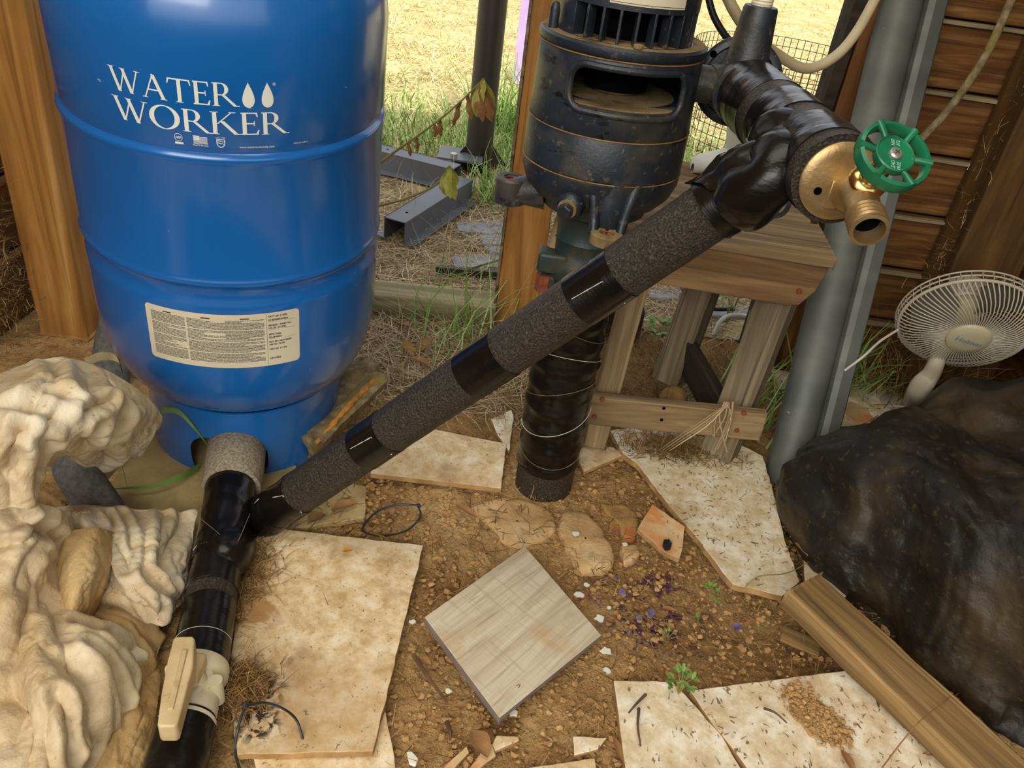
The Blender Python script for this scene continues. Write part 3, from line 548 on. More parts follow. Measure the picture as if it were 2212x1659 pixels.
# ================================================================= VALVE BODY RIGHT OF PUMP, BIG PIPE AND FAUCET
VB = Vector((.235, 1.105, .670))
valve = thing('control_valve', 'dark cast-iron control valve body with round flange right of the pump', 'valve', VB)
g = G(); g.tube([(.165, 1.085, .668), (.176, 1.086, .668)], .0245, 32); g.tube([(.176, 1.086, .668), (.196, 1.088, .668)], .0225, 32); add('nipple', g, M_pump, valve, smooth=40)
g = G(); g.tube([(.192, 1.088, .668), (.225, 1.10, .670), (.24, 1.103, .670)], [.0235, .0245, .026], 32); add('side_coupling', g, M_pump, valve, smooth=50)
g = G(); g.lathe([(.001, -.034), (.02, -.03), (.031, -.018), (.034, 0), (.031, .018), (.026, .032), (.0225, .07), (.021, .088), (.0195, .092), (.012, .093)], 40, Matrix.Translation(VB)); g.tube([(.236, 1.10, .67), (.228, 1.05, .667)], [.034, .035], 36); add('valve_casting', g, M_pump, valve, smooth=60)
g = G(); DM = zframe((VB.x+.002, 1.135, VB.z-.004), (-.12, -1, .1)); g.lathe([(.001, -.008), (.054, -.008), (.056, -.005), (.056, .001), (.053, .0035), (.046, .004), (.044, .002), (.001, .002)], 56, DM); add('round_flange', g, M_pump, valve, smooth=40)
for k in range(6): g = G(); g.lathe([(.0045, .004), (.0045, .0046), (.0001, .0046)], 12, DM @ Matrix.Translation((.049*math.cos(k*PI/3+.4), .049*math.sin(k*PI/3+.4), -.0001))); add('flange_bolt', g, M_dark, valve, smooth=20)
T0 = VB+Vector((0, 0, .092)); g = G(); g.lathe([(.0125, 0)]+[(.0125+.0008*(k % 2), .002+.0018*k) for k in range(9)]+[(.012, .019)], 28, Matrix.Translation(T0)); add('brass_thread', g, M_pvc, valve, smooth=20)
g = G(); g.lathe([(.0150, .019), (.0150, .029), (.0135, .031), (.001, .031)], 8, Matrix.Translation(T0)); add('black_nut', g, M_cable, valve, smooth=20)
g = G(); g.lathe([(.0085, .031), (.0085, .037), (.0095, .038), (.0095, .048), (.007, .050), (.007, .07)], 6, Matrix.Translation(T0)); add('brass_stem', g, M_brass, valve, smooth=20)
g = G(); g.lathe([(.001, 0), (.024, 0), (.026, .002), (.026, .012), (.024, .014), (.001, .014)], 32, zframe(T0+Vector((.012, 0, .085)), (0, -1, .25))); add('gauge', g, M_screw, valve)
def M_along(a, b, t): return Vector(a)+(Vector(b)-Vector(a))*t
BA, BB = Vector((.240, 1.065, .667)), Vector((.2605, .728, .6765))
big = thing('insulated_tap_pipe', 'thick black insulated pipe reaching forward from the valve to the brass tap', 'pipe', BB)
def seg(name, a, b, t0, t1, r, m, parent, wb=None, n=44, ext=1.0, lab=None):
    g = G(); k = max(4, int((Vector(b)-Vector(a)).length*(t1-t0)/.006)); g.tube([M_along(a, b, t0+(t1-t0)*i/k) for i in range(k+1)], [r]*(k+1), n, wob=wb)
    o = add(name, g, m, parent, zframe(M_along(a, b, t0), Vector(b)-Vector(a)), smooth=50)
    return o
seg('tape_band', BA, BB, 0, .33, .0415, M_tape, big, wob(.02, 1.5, 11))
seg('foam_sleeve', BA, BB, .05, .99, .0405, M_foam, big)
seg('tape_band', BA, BB, .44, .64, .0420, M_tape, big, wob(.02, 1.5, 12))
seg('tape_band', BA, BB, .745, .935, .0416, M_tape, big, wob(.02, 1.5, 13))
# diagonal pipe
DA, DB = D(648, 1063, 1.165), D(1500, 480, .845)
dg_ = thing('diagonal_insulated_pipe', 'long black insulated pipe sloping from the wye fitting up to the tap pipe', 'pipe', M_along(DA, DB, .5))
def dpar(u):
    best = 0; bd = 1e9
    for k in range(-40, 141):
        t = k/100; p = M_along(DA, DB, t); q = np.array(p)-np.array([0, 0, CH]); x = 1106+FPX*(q@RT)/(q@FW)
        if abs(x-u) < bd: bd = abs(x-u); best = t
    return best
DR = .0310
bounds = [(648, 786, 'f'), (786, 842, 't'), (842, 1015, 'f'), (1015, 1088, 't'), (1088, 1252, 'f'), (1252, 1340, 't'), (1340, 1540, 'f')]
for a_, b_, k_ in bounds:
    ta, tb = dpar(a_), dpar(b_)
    if k_ == 'f': seg('foam_sleeve', DA, DB, ta, tb, DR, M_foam, dg_, wob(.012, 1.3, int(a_)))
    else:
        seg('tape_band', DA, DB, ta, tb, DR+.0006, M_tape, dg_)
seg('tape_band', DA, DB, dpar(1535), dpar(1660), .0345, M_tape, dg_, wob(.05, 1.2, 21))
seg('tape_band', DA, DB, dpar(505), dpar(650), DR+.0004, M_tape, dg_, wob(.03, 1.2, 22))
def onpipe(a, b, t, ang, r):
    ax = (Vector(b)-Vector(a)).normalized(); tocam = (Vector((0, 0, CH))-M_along(a, b, t)); tocam = (tocam-ax*tocam.dot(ax)).normalized(); side = ax.cross(tocam)
    return M_along(a, b, t)+(tocam*math.cos(ang)+side*math.sin(ang))*r
def seamline(pts, parent, a=DA, b=DB, r=DR+.0012, w_=.0006):
    g = G(); P = [onpipe(a, b, dpar(u), an, r) for u, an in pts]; Q = []
    for i in range(len(P)-1): Q += [P[i].lerp(P[i+1], k/6) for k in range(6)]
    Q.append(P[-1]); g.tube(Q, [w_*(.5+.9*random.random()) for _ in Q], 5); add('tape_edge', g, M_glue, parent)
sg = -1
seamline([(1318, 1.2), (1318, -.1), (1262, -.2)], dg_); seamline([(835, 1.0), (832, -.2), (790, -.3)], dg_); seamline([(645, .9), (650, -.3), (632, -.5)], dg_); seamline([(560, 1.0), (570, -.4)], dg_); seamline([(540, 1.0), (545, -.4), (600, -.9)], dg_)
# tape knot and torn flap where the diagonal meets the tap pipe
g = G(); kp = D(1668, 385, .775); g.tube(bez([D(1590, 440, .81), kp, D(1690, 330, .80), D(1690, 290, .83)], 20), [.030+.003*math.sin(k*.8) for k in range(21)], 28, wob=wob(.05, 1.4, 31)); add('tape_knot', g, M_tape, dg_, smooth=60)
ct = [[D(1475, 392, .845), D(1540, 345, .84), D(1600, 318, .83), D(1672, 272, .80)], [D(1500, 398, .82), D(1560, 352, .80), D(1620, 318, .79), D(1690, 318, .785)], [D(1520, 400, .805), D(1580, 378, .785), D(1640, 348, .772), D(1672, 330, .77)], [D(1530, 412, .80), D(1590, 398, .78), D(1640, 362, .765), D(1668, 342, .765)]]
A = patch(ct, 40, 24); N_ = gridnormal(A); A = A+N_*(fbm(A*30, 3, 4)*.006)[..., None]; g = G(); g.grid(A); g.grid(A[::-1]+N_[::-1]*(-.0008)); add('torn_tape_flap', g, M_tape, dg_, smooth=70)
g = G(); g.tube(bez([D(1662, 345, .757), D(1640, 362, .757), D(1610, 385, .77), D(1578, 402, .78)], 20), [.0004+.0005*random.random() for _ in range(21)], 5); add('tape_edge', g, M_glue, dg_)
g = G(); g.tube(bez([D(1612, 300, .80), D(1622, 325, .785), D(1627, 350, .778)], 10), [.001+.0006*k/10 for k in range(11)], 6); add('hanging_tie', g, M_steel, dg_)
# brass faucet
fa = thing('brass_tap', 'brass garden tap with a round green handwheel on the insulated pipe end', 'faucet', BB)
ax = (BB-BA).normalized(); FMx = zframe(BB+ax*.001, ax, (0, 0, 1)); g = G(); g.lathe([(.001, -.003), (.0335, -.003), (.035, -.001), (.035, .0015), (.0335, .003), (.026, .004), (.001, .0045)], 64, FMx); add('wall_flange', g, M_brass, fa, FMx, smooth=40)
def flp(u, v, lift=.0): # point on flange plane
    d = Vector(ray(u, v)); c = Vector((0, 0, CH)); p0 = BB+ax*(.0045+lift); return c+d*((p0-c).dot(ax)/d.dot(ax))
g = G(); g.lathe([(.0036, 0), (.0036, .0012), (.0001, .0012)], 20, zframe(flp(1766, 412), ax)); add('screw_hole', g, M_dark, fa)
hl = flp(1800, 420); bw = (flp(1806, 398)-flp(1792, 438)); BMx2 = frame(hl, bw, z=ax); g = G(); g.box((0, 0, .001), (.026, .011, .004)); add('raised_badge', g, M_brass, fa, BMx2, local=True, bevel=.0012)
J = flp(1853, 412, .026); E_ = D(1878, 498, .664); WC = D(1929, 337, .652)
g = G(); g.tube(bez([flp(1838, 412), J, J+(E_-J)*.35], 10), [.019, .0175, .0165, .016, .0155, .0155, .0155, .015, .015, .0145, .0145], 32); g.tube([J+(E_-J)*.2, J+(E_-J)*.6], [.0145, .0138], 32)
g.tube([J-(WC-J)*.1, J+(WC-J)*.30], [.0135, .0125], 32); add('tap_body', g, M_brass, fa, zframe(J, ax), smooth=60)
sd = (E_-J).normalized(); SM = zframe(J+(E_-J)*.58, sd); L_ = (E_-J).length*.42
g = G(); g.lathe([(.0140, 0)]+[(.0150+(.0010 if k % 2 else 0), .001+L_*.8*k/8) for k in range(9)]+[(.0155, L_), (.0125, L_+.0008), (.0112, L_*.4), (.001, L_*.35)], 40, SM, cap=False); add('hose_spout', g, M_brass, fa, SM, smooth=30)
g = G(); g.lathe([(.0112, L_*.42), (.0001, L_*.42)], 32, SM, cap=False); add('spout_bore', g, M_dark, fa, SM)
wd_ = (WC-J).normalized(); HM = zframe(WC, wd_, (0, 0, 1)); HL = (WC-J).length
g = G(); g.lathe([(.0155, -HL*.76), (.0165, -HL*.72), (.0155, -HL*.68), (.0165, -HL*.66), (.0145, -HL*.60), (.0105, -HL*.56), (.0085, -HL*.3), (.0075, -.004)], 32, HM); add('packing_nut', g, M_brassy, fa, HM, smooth=35)
wh = None; g = G(); WR = .0298; prof = [(WR-.0035, -.006), (WR, -.0065), (WR+.0008, -.002), (WR, .004), (WR-.0030, .005), (WR-.0042, .003), (WR-.0042, -.004), (WR-.0035, -.006)]
g.lathe(prof, 72, HM, cap=False); g.lathe([(.001, -.004), (.0155, -.004), (.0165, -.002), (.0165, .0035), (.0155, .0045), (.0145, .003), (.001, .003)], 48, HM)
wh = add('handwheel', g, M_green, fa, HM, smooth=40)
for k in range(6):
    a = math.radians(18+60*k); M3 = HM @ Matrix.Rotation(a, 4, 'Z'); g = G(); g.tube([M3 @ Vector((.0145, 0, .001)), M3 @ Vector((.020, 0, .0025)), M3 @ Vector((WR+.0005, 0, .0035))], [.0022, .0026, .0034], 12); add('spoke', g, M_green, wh, HM, smooth=70)
g = G(); g.lathe([(.0052, .003), (.0052, .0045), (.004, .0058), (.0001, .0062)], 24, HM); scw = add('wheel_screw', g, M_screw, wh, HM)
g = G(); g.box((0, 0, .0063), (.0045, .0009, .0006), HM @ Matrix.Rotation(.6, 4, 'Z')); g.box((0, 0, .0063), (.0009, .0045, .0006), HM @ Matrix.Rotation(.6, 4, 'Z')); add('screw_slot', g, M_ink, wh, HM)
TMx = zframe(WC, wd_, Vector(RT)*1.0+Vector((0, 0, 0))) @ Matrix.Rotation(math.radians(82), 4, 'Z')
for t, y in (('NSF', .0), ('372', .0)): pass
g = G()
for t, x, y in (('NSF', .0105, .0004), ('372', .0105, -.0040), ('LEAD', -.0108, .0006), ('FREE', -.0108, -.0040)):
    for P in text_polys(t, .0042, x, y, 'CENTER', .85): g.add([TMx @ Vector((px, py, .0033)) for px, py in P], [tuple(range(len(P)))])
add('wheel_lettering', g, M_lgreen, wh, HM)
# ================================================================= SUPPLY PIPE, WYE AND BALL VALVE NEAR THE TANK
S0 = Z(516, 925, .055); S1 = Z(503, 1035, .05); S2 = Z(476, 1180, .045); S3 = Z(440, 1390, .042); S4 = Z(425, 1470, .042); S5 = Z(400, 1570, .042); S6 = Z(370, 1700, .042)
sup = thing('supply_pipe', 'black taped pipe on the ground running from under the blue tank to the frame bottom', 'pipe', S2)
g = G(); g.tube([S0+(S0-S1)*.5, S0, S0+(S1-S0)*.5, S1, S1+(S2-S1)*.15], [.043, .043, .044, .0435, .042], 40, wob=wob(.02, 1.5, 41)); o = add('foam_sleeve', g, M_foamtan, sup, smooth=60); o['label'] = 'dirty tan-grey foam sleeve'
g = G(); Pq = bez([S1+(S0-S1)*.15, S1, S1+(S2-S1)*.5, S2, S2+(S3-S2)*.2], 40); g.tube(Pq, [.0385-.005*min(1, k/26) for k in range(41)], 44, wob=wob(.05, 1.4, 42)); add('tape_wrap', g, M_tape, sup, smooth=60)
g = G(); J2 = M_along(DA, DB, dpar(520)); g.tube(bez([S2+(S3-S2)*.22+Vector((0, 0, -.002)), S2+(S3-S2)*.06+Vector((.012, .0, .002)), J2, M_along(DA, DB, dpar(600))], 24), [.034-.0022*k/24 for k in range(25)], 44, wob=wob(.05, 1.3, 43)); add('tape_wrap', g, M_tape, sup, smooth=60)
def sseg(name, t0, t1, r, m, a=S2, b=S3, w_=None): return seg(name, a, b, t0, t1, r, m, sup, w_)
def tp(v):
    for k in range(0, 1301):
        p = M_along(S2, S4, k/1000); q = np.array(p)-np.array([0, 0, CH]); y = 829.5-FPX*(q@UP)/(q@FW)
        if y >= v: return k/1000
    return 1.3
seg('tape_band', S2, S4, .04, tp(1283), .0325, M_tape, sup, wob(.025, 1.3, 44)); seg('foam_sleeve', S2, S4, tp(1278), tp(1318), .0318, M_foam, sup); seg('tape_band', S2, S4, tp(1310), tp(1462), .0325, M_tape, sup, wob(.02, 1.3, 45))
seg('tape_band', S5+(S4-S5)*.12, S6, 0, 1.4, .0325, M_tape, sup, wob(.03, 1.3, 46))
g = G(); g.tube([onpipe(S2, S4, tp(1205)+.02*math.cos(a*2), a, .0335) for a in np.linspace(-1.4, 1.4, 20)], .0006, 5); g.tube([onpipe(S2, S4, tp(1392), a, .0335) for a in np.linspace(-1.2, 1.3, 16)], .0003, 5); add('tape_edge', g, M_glue, sup)
g = G(); g.tube(bez([Z(418, 1108, .10), Z(470, 1150, .085), Z(505, 1180, .075), Z(540, 1110, .10)], 16), .0004, 5); add('tape_edge', g, M_foamold, sup)
bv = thing('ball_valve', 'cream plastic ball valve with a long tan lever between the taped pipe sections', 'valve', S4)
va = (S5-S4).normalized(); VM = zframe(S4, va); VL = (S5-S4).length
g = G(); g.lathe([(.024, -.018), (.0335, -.018), (.0345, -.014), (.0345, -.004), (.0325, 0), (.0300, .004), (.0300, VL*.55), (.031, VL*.6), (.031, VL*.9), (.0325, VL*.92), (.0325, VL), (.02, VL)], 48, VM); add('valve_body', g, M_pvc, bv, VM, smooth=40)
hc = S4.lerp(S5, .28); up_ = Vector((0, 0, 1)); g = G(); g.lathe([(.018, -.01), (.0175, .024), (.014, .03), (.012, .05)], 28, Matrix.Translation(hc)); g.lathe([(.001, .018), (.022, .018), (.023, .020), (.023, .024), (.001, .024)], 28, Matrix.Translation(hc+Vector((0, 0, 0)))); add('valve_stem', g, M_pvc, bv, smooth=40)
for s in (-1, 1):
    g = G(); ec = hc+Vector((s*.026, -s*.004+.006, .02)); g.lathe([(.0045, .006), (.008, .006), (.0085, .002), (.0085, -.03)], 20, Matrix.Translation(ec)); add('screw_ear', g, M_pvc, bv, smooth=40)
HZ = .118; hp = [Z(u, v, HZ) for u, v in ((380, 1374), (416, 1373), (421, 1380), (417, 1440), (398, 1510), (384, 1562), (377, 1569), (344, 1569), (340, 1563), (348, 1500), (362, 1425), (374, 1380))]
g = G(); g.prism(hp, .026); hd = add('lever_handle', g, M_handle, bv, Matrix.Translation(hc+Vector((0, 0, .07))), smooth=30, bevel=.0022, segs=3)
ha_, hb_ = Z(398, 1410, HZ+.0005), Z(366, 1540, HZ+.0005); g = G(); g.box((0, 0, 0), ((hb_-ha_).length, .006, .003), frame(ha_.lerp(hb_, .45), hb_-ha_, z=(0, 0, 1))); add('handle_rib', g, M_handle, hd, bevel=.001)
g = G(); g.box((hc.x, hc.y, .085), (.028, .034, .02)); add('handle_hub', g, M_handle, bv, bevel=.004)
# ================================================================= STOOL
stool = thing('step_stool', 'old weathered wooden stool standing on the broken tile under the tap', 'stool', (.28, 1.33, 0))
TZ = .42; tfr, tbr, tfl = Z(1808, 562, TZ), Z(1700, 422, TZ), Z(1440, 505, TZ); ex = (tfr-tfl).normalized(); ey = Vector((-ex.y, ex.x, 0))
def SP(x, y, z): return Vector((tfr.x, tfr.y, 0))+ex*x+ey*y+Vector((0, 0, z))
SW, SDp = .345, .30
board('stool_top', SP(-SW, SDp*.25, TZ-.008), SP(0, SDp*.25, TZ-.008), ey, SDp*.49, .016, M_old, stool, jag=.0012)
board('stool_top', SP(-SW+.01, SDp*.75, TZ-.008), SP(-.012, SDp*.75, TZ-.008), ey, SDp*.49, .016, M_old, stool, jag=.0012, seed=2)
g = G(); yf = .008
fl = [(-.335, TZ-.018), (-.004, TZ-.018), (-.012, TZ-.060), (-.030, TZ-.088), (-.05, TZ-.092), (-.335, TZ-.088)]
A = [SP(x, yf, z) for x, z in fl]; B = [SP(x, yf+.022, z) for x, z in fl]; n = len(A); g.add(A+B, [tuple(reversed(range(n))), tuple(n+i for i in range(n))]+[(i, (i+1) % n, n+(i+1) % n, n+i) for i in range(n)])
add('front_apron', g, M_oldr, stool, frame(SP(-.17, yf, TZ-.05), ex, z=(0, 0, 1)), smooth=30, bevel=.002)
board('back_apron', SP(-.33, SDp-.02, TZ-.055), SP(-.01, SDp-.02, TZ-.055), (0, 0, 1), .075, .022, M_oldr, stool, jag=.001)
FL, FR = Z(1283, 958, .012), Z(1548, 990, .006); yl = SP(-.2, yf, 0).y; FLt, FRt = Y(1388, 560, yl+.05), Y(1690, 620, yl+.055)
def leg(b, t, m, w1=.050, w2=.034, nm='leg', sd=0, rot=0): return board(nm, b, t, Matrix.Rotation(math.radians(rot), 3, 'Z') @ ex, w1, w2, m, stool, jag=.0014, bevel=.002, seed=sd)
leg(FL, FLt+ (FLt-FL)*.05, M_old, .040, .034, sd=1); leg(FR, FRt+(FRt-FR)*.05, M_oldg, .058, .050, sd=2, rot=-28)
BRb, BRt = Z(1447, 818, .03), Y(1530, 590, 1.445); leg(BRb, BRt, M_oldg, .056, .056, sd=3, rot=-30)
BLb = FL+(BRb-FR)*1.0; BLt = FLt+(BRt-FRt)*1.0; leg(BLb, BLt, M_old, .04, .034, sd=4)
r0, r1 = Y(1262, 880, 1.172), Y(1645, 918, 1.178); o = board('lower_rail', r0, r1, (.02, 0, 1), .056, .020, M_old, stool, jag=.0015, seed=5)
s0, s1 = FR+(FRt-FR)*.17+Vector((.0, .03, 0)), BRb+(BRt-BRb)*.33; board('side_rail', s1, s0, (0, 0, 1), .065, .02, M_oldd, stool, jag=.0015, seed=6)
for k, (u, v, yy) in enumerate(((1301, 863, 1.16), (1284, 900, 1.16), (1607, 893, 1.166), (1592, 930, 1.166), (1727, 630, 1.20))):
    p = Y(u, v, yy); g = G(); g.lathe([(.0042, -.003), (.0042, .0012), (.003, .002), (.0001, .0012)], 14, zframe(p, (0, -1, 0))); add('rusty_screw', g, M_rust, stool)
for k, (u, v) in enumerate(((1434, 882), (1429, 907))):
    p = Y(u, v, 1.161); g = G(); g.lathe([(.0028, 0), (.0028, .0006), (.0001, .0006)], 10, zframe(p, (0, -1, 0))); add('nail_hole', g, M_dark, stool)
# ================================================================= STEEL POST
B0, T1 = Z(1700, 1046, -.01), D(1968, -40, 1.395); T1 = B0+(T1-B0)*1.06
pz = (T1-B0).normalized(); PMs = zframe(B0, pz, (1, 0, 0)); sp = thing('steel_post', 'leaning grey galvanized steel post with a rolled edge, right of the stool', 'post', M=PMs)
LP = (T1-B0).length; g = G(); pr = []
for k in range(15): a = PI-PI*k/14*1.0; pr.append((.034*math.cos(a)-.006, -.030*math.sin(a)))
A = [(x, y, 0) for x, y in pr]; outer = pr+[(.028, .012), (-.040, .012)]
g.add([(x, y, z) for z in (0, LP) for x, y in outer], [(i, (i+1) % len(outer), len(outer)+(i+1) % len(outer), len(outer)+i) for i in range(len(outer))]+[tuple(len(outer)+i for i in range(len(outer)))])
add('post_tube', g, M_steel, sp, PMs, smooth=50, local=True)
g = G(); o2 = [(.024, -.004), (.030, -.020), (.040, -.024), (.060, -.020), (.064, -.014), (.062, .012), (.026, .012)]; g.add([(x, y, z) for z in (0.0, LP) for x, y in o2], [(i, (i+1) % 7, 7+(i+1) % 7, 7+i) for i in range(7)]+[tuple(7+i for i in range(7))])
add('post_flange', g, M_steel, sp, PMs, smooth=30, local=True)
g = G(); g.box((.066, .010, LP/2), (.004, .028, LP)); add('post_lip', g, M_steel, sp, PMs, smooth=30, local=True)
# ================================================================= FAN
fc = D(2090, 704, 1.47); fn = Vector((-.14, -.93, -.40)).normalized(); FMn = zframe(fc, fn, (1, 0, 0))
fan = thing('desk_fan', 'small white desk fan with a wire guard leaning against the stud', 'fan', fc)
FR_ = .1125
def torus(g, r, z, t, n=64, sec=6): return g.tube([(r*math.cos(2*PI*k/n), r*math.sin(2*PI*k/n), z) for k in range(n)], t, sec, closed=True)
g = G(); g.lathe([(.0355, .033), (.037, .031), (.037, .0285), (.0345, .030), (.001, .031)], 48, cap=False); g.lathe([(.0355, .033), (.034, .0345), (.02, .037), (.001, .038)], 48, cap=False); bd_ = add('guard_badge', g, M_fanb, fan, FMn, local=True, smooth=50)
g = G(); 
for P in text_polys('Holmes', .0150, 0, -.004, 'CENTER', 1.0, off=.0004): g.add([(x, y, .0388-(x*x+y*y)*1.6) for x, y in P], [tuple(range(len(P)))])
add('badge_lettering', g, M_fang, bd_, FMn @ Matrix.Rotation(math.radians(-3), 4, 'Z'), local=True)
NW = 78
for k in range(NW):
    a = 2*PI*k/NW; sw = .42; P = []
    for q, (r, z) in enumerate(((.034, .029), (.05, .029), (.07, .0275), (.088, .022), (.102, .012), (.110, .002), (.1125, -.006))):
        an = a+sw*(r/.11)**1.6; P.append((r*math.cos(an), r*math.sin(an), z))
    g = G(); g.tube(P, .0013, 5, cap=False); add('guard_wire', g, M_fanw, fan, FMn, local=True, smooth=180) if k == 0 else None
    if k == 0: w0 = bpy.data.objects[-1] if False else SC.collection.objects[-1]
    else:
        c = w0.copy(); SC.collection.objects.link(c); c.matrix_local = WM[fan.name].inverted() @ FMn @ Matrix.Rotation(a, 4, 'Z'); WM[c.name] = FMn
g = G(); torus(g, FR_, -.004, .0030, 72, 8); add('guard_rim', g, M_fanw, fan, FMn, local=True, smooth=180)
for r, z in ((.1145, -.014), (.1165, -.022)): g = G(); torus(g, r, z, .0016, 72, 6); add('guard_rim', g, M_fanw, fan, FMn, local=True, smooth=180)
for k in range(44):
    a = 2*PI*k/44; g = G(); P = [((r)*math.cos(a+s), r*math.sin(a+s), z) for r, z, s in ((.1165, -.004, 0), (.117, -.02, 0), (.105, -.034, .05), (.07, -.045, .15), (.035, -.047, .3))]
    if k == 0: g.tube(P, .0009, 4, cap=False); r0_ = add('rear_guard_wire', g, M_fanw, fan, FMn, local=True, smooth=180)
    else: c = r0_.copy(); SC.collection.objects.link(c); c.matrix_local = WM[fan.name].inverted() @ FMn @ Matrix.Rotation(a, 4, 'Z')
g = G(); torus(g, .035, -.047, .004, 36, 8); g2 = g; g2.lathe([(.001, -.10), (.030, -.098), (.040, -.08), (.042, -.05), (.030, -.045), (.001, -.045)], 36); add('motor_housing', g2, M_fanw, fan, FMn, local=True, smooth=50)
for k in range(3):
    a0 = 2*PI*k/3+.35; A = np.array([[[r*math.cos(a0+t*(1.05+.5*r/.1)), r*math.sin(a0+t*(1.05+.5*r/.1)), -.024+.022*(t-.5)*(1.0)+.002*math.sin(r*60)] for r in np.linspace(.016, .093*(1-.10*(2*t-1)**2), 10)] for t in np.linspace(0, 1, 12)]); g = G(); g.grid(A); g.grid(A[::-1]-np.array([0, 0, .0015])); add('fan_blade', g, M_blade, fan, FMn, local=True, smooth=60)
g = G(); g.lathe([(.02, -.045), (.02, -.012), (.012, -.006), (.001, -.005)], 32); add('blade_hub', g, M_fanb, fan, FMn, local=True, smooth=50)
nb = fc-fn*.075+Vector((-.015, 0, -.01)); sb = Z(1958, 905, .01); sb2 = D(1990, 835, 1.50)
g = G(); g.tube(bez([nb, D(2020, 790, 1.53), sb2, Z(1975, 880, .03), sb], 16), [.015]*4+[.015+.0013*k for k in range(13)], 20); add('fan_neck', g, M_fanw, fan, smooth=60)
g = G(); BMf = zframe(sb+Vector((.02, .03, .0)), Vector((.0, .1, 1))); g.lathe([(.001, -.004), (.072, -.004), (.074, .004), (.068, .014), (.03, .026), (.001, .03)], 48, BMf); add('fan_base', g, M_fanw, fan, BMf, smooth=50)
cord = thing('fan_cord', 'white cord running from the left side of the fan into the weeds', 'cord', D(1880, 770, 1.45))
g = G(); g.tube(bez([D(1940, 712, 1.45), D(1900, 738, 1.42), D(1865, 770, 1.40), D(1825, 800, 1.42)], 16), .0022, 8); g2 = G(); add('cord_loop', g, M_wcable, cord)
g = G(); g.tube(bez([Z(1920, 878, .03), Z(1945, 878, .05), Z(1962, 884, .05), Z(1972, 895, .03)], 10), .0025, 8); tag(add('cord_loop', g, M_wcable), 'short loose white cord end lying on the tile in front of the fan', 'cord')
# ================================================================= SACK (draped cloth)
def crumple(A, su=1.12, sv=1.12, iters=160, seed=0, pull=.012, n0=.002, bend=.35, var=.12):
    """relax a sheet that has more fabric than room: it buckles into folds and wrinkles"""
    R_ = np.random.default_rng(seed); P = A.copy(); N_ = gridnormal(A); k1 = 1+var*fbm(A*7, 2, seed+1)[..., None]; k2 = 1+var*fbm(A*7+9, 2, seed+2)[..., None]
    P = P+N_*((fbm(A*22, 3, seed)*n0*2.2+R_.normal(0, n0*.15, A.shape[:2]))[..., None])
    def L0(a, b): return np.linalg.norm(a-b, axis=2, keepdims=True)
    h, w_ = A.shape[:2]; C = []
    def cons(di, dj, st, stf):
        for pa in (0, 1):
            i = np.arange(0, h-di); j = np.arange(0, w_-dj)
            key = (i[:, None]//max(di, 1) if di else 0*i[:, None])+(j[None]//max(dj, 1) if dj else 0*j[None]); I, J_ = np.nonzero((key+np.zeros((len(i), len(j)), int)) % 2 == pa)
            a = A[I, J_]; b = A[I+di, J_+dj]; K = (st*(k1 if di == 0 else k2 if dj == 0 else (k1+k2)/2)[I, J_]); C.append((I, J_, I+di, J_+dj, np.linalg.norm(a-b, axis=1, keepdims=True)*K, stf))
    cons(0, 1, su, 1.); cons(1, 0, sv, 1.); cons(1, 1, (su+sv)/2, .6); cons(0, 3, su, bend); cons(3, 0, sv, bend); cons(0, 8, su*.985, bend*.4); cons(8, 0, sv*.985, bend*.4)
    for it in range(iters):
        for I, J_, K_, L_, r0, stf in C:
            a = P[I, J_]; b = P[K_, L_]; d = b-a; l = np.linalg.norm(d, axis=1, keepdims=True)+1e-9; c = d*((l-r0)/l*.5*stf)
            if stf < 1: c = np.where(l < r0, c, c*.3)
            P[I, J_] = a+c; P[K_, L_] = b-c
        P += (A-P)*pull
        P[0] = A[0]; P[-1] = A[-1]; P[:, 0] = A[:, 0]; P[:, -1] = A[:, -1]
    d = P-A; return P
def upsample(A, nu, nv):
    rows = np.array([bez(list(r), nu) for r in A]); return np.transpose(np.array([bez(list(rows[:, j]), nv) for j in range(nu+1)]), (1, 0, 2))
def folds(A, cell, seed, su=1.1, sv=1.1, pull=.010, n0=.008, bend=.5, iters=220, fine=1.012, mid=1.03):
    h, w_ = A.shape[:2]; lu = np.linalg.norm(np.diff(A, axis=1), axis=2).sum(1).mean(); lv = np.linalg.norm(np.diff(A, axis=0), axis=2).sum(0).mean()
    for k, (c_, a, b, nn) in enumerate(((cell, su, sv, n0), (cell*.45, 1+(mid-1), 1+(mid-1), n0*.25))):
        cu, cv = max(6, int(lu/c_)), max(6, int(lv/c_)); iu = np.linspace(0, A.shape[1]-1, cu).round().astype(int); iv = np.linspace(0, A.shape[0]-1, cv).round().astype(int)
        B = crumple(A[np.ix_(iv, iu)], su=a, sv=b, iters=iters, seed=seed+k*10, pull=(pull if k else pull*.35), n0=nn, bend=bend, var=.05); A = upsample(B, w_-1, h-1)
    return crumple(A, su=fine, sv=fine, iters=40, seed=seed+31, pull=.02, n0=.0012, bend=.3, var=.008)
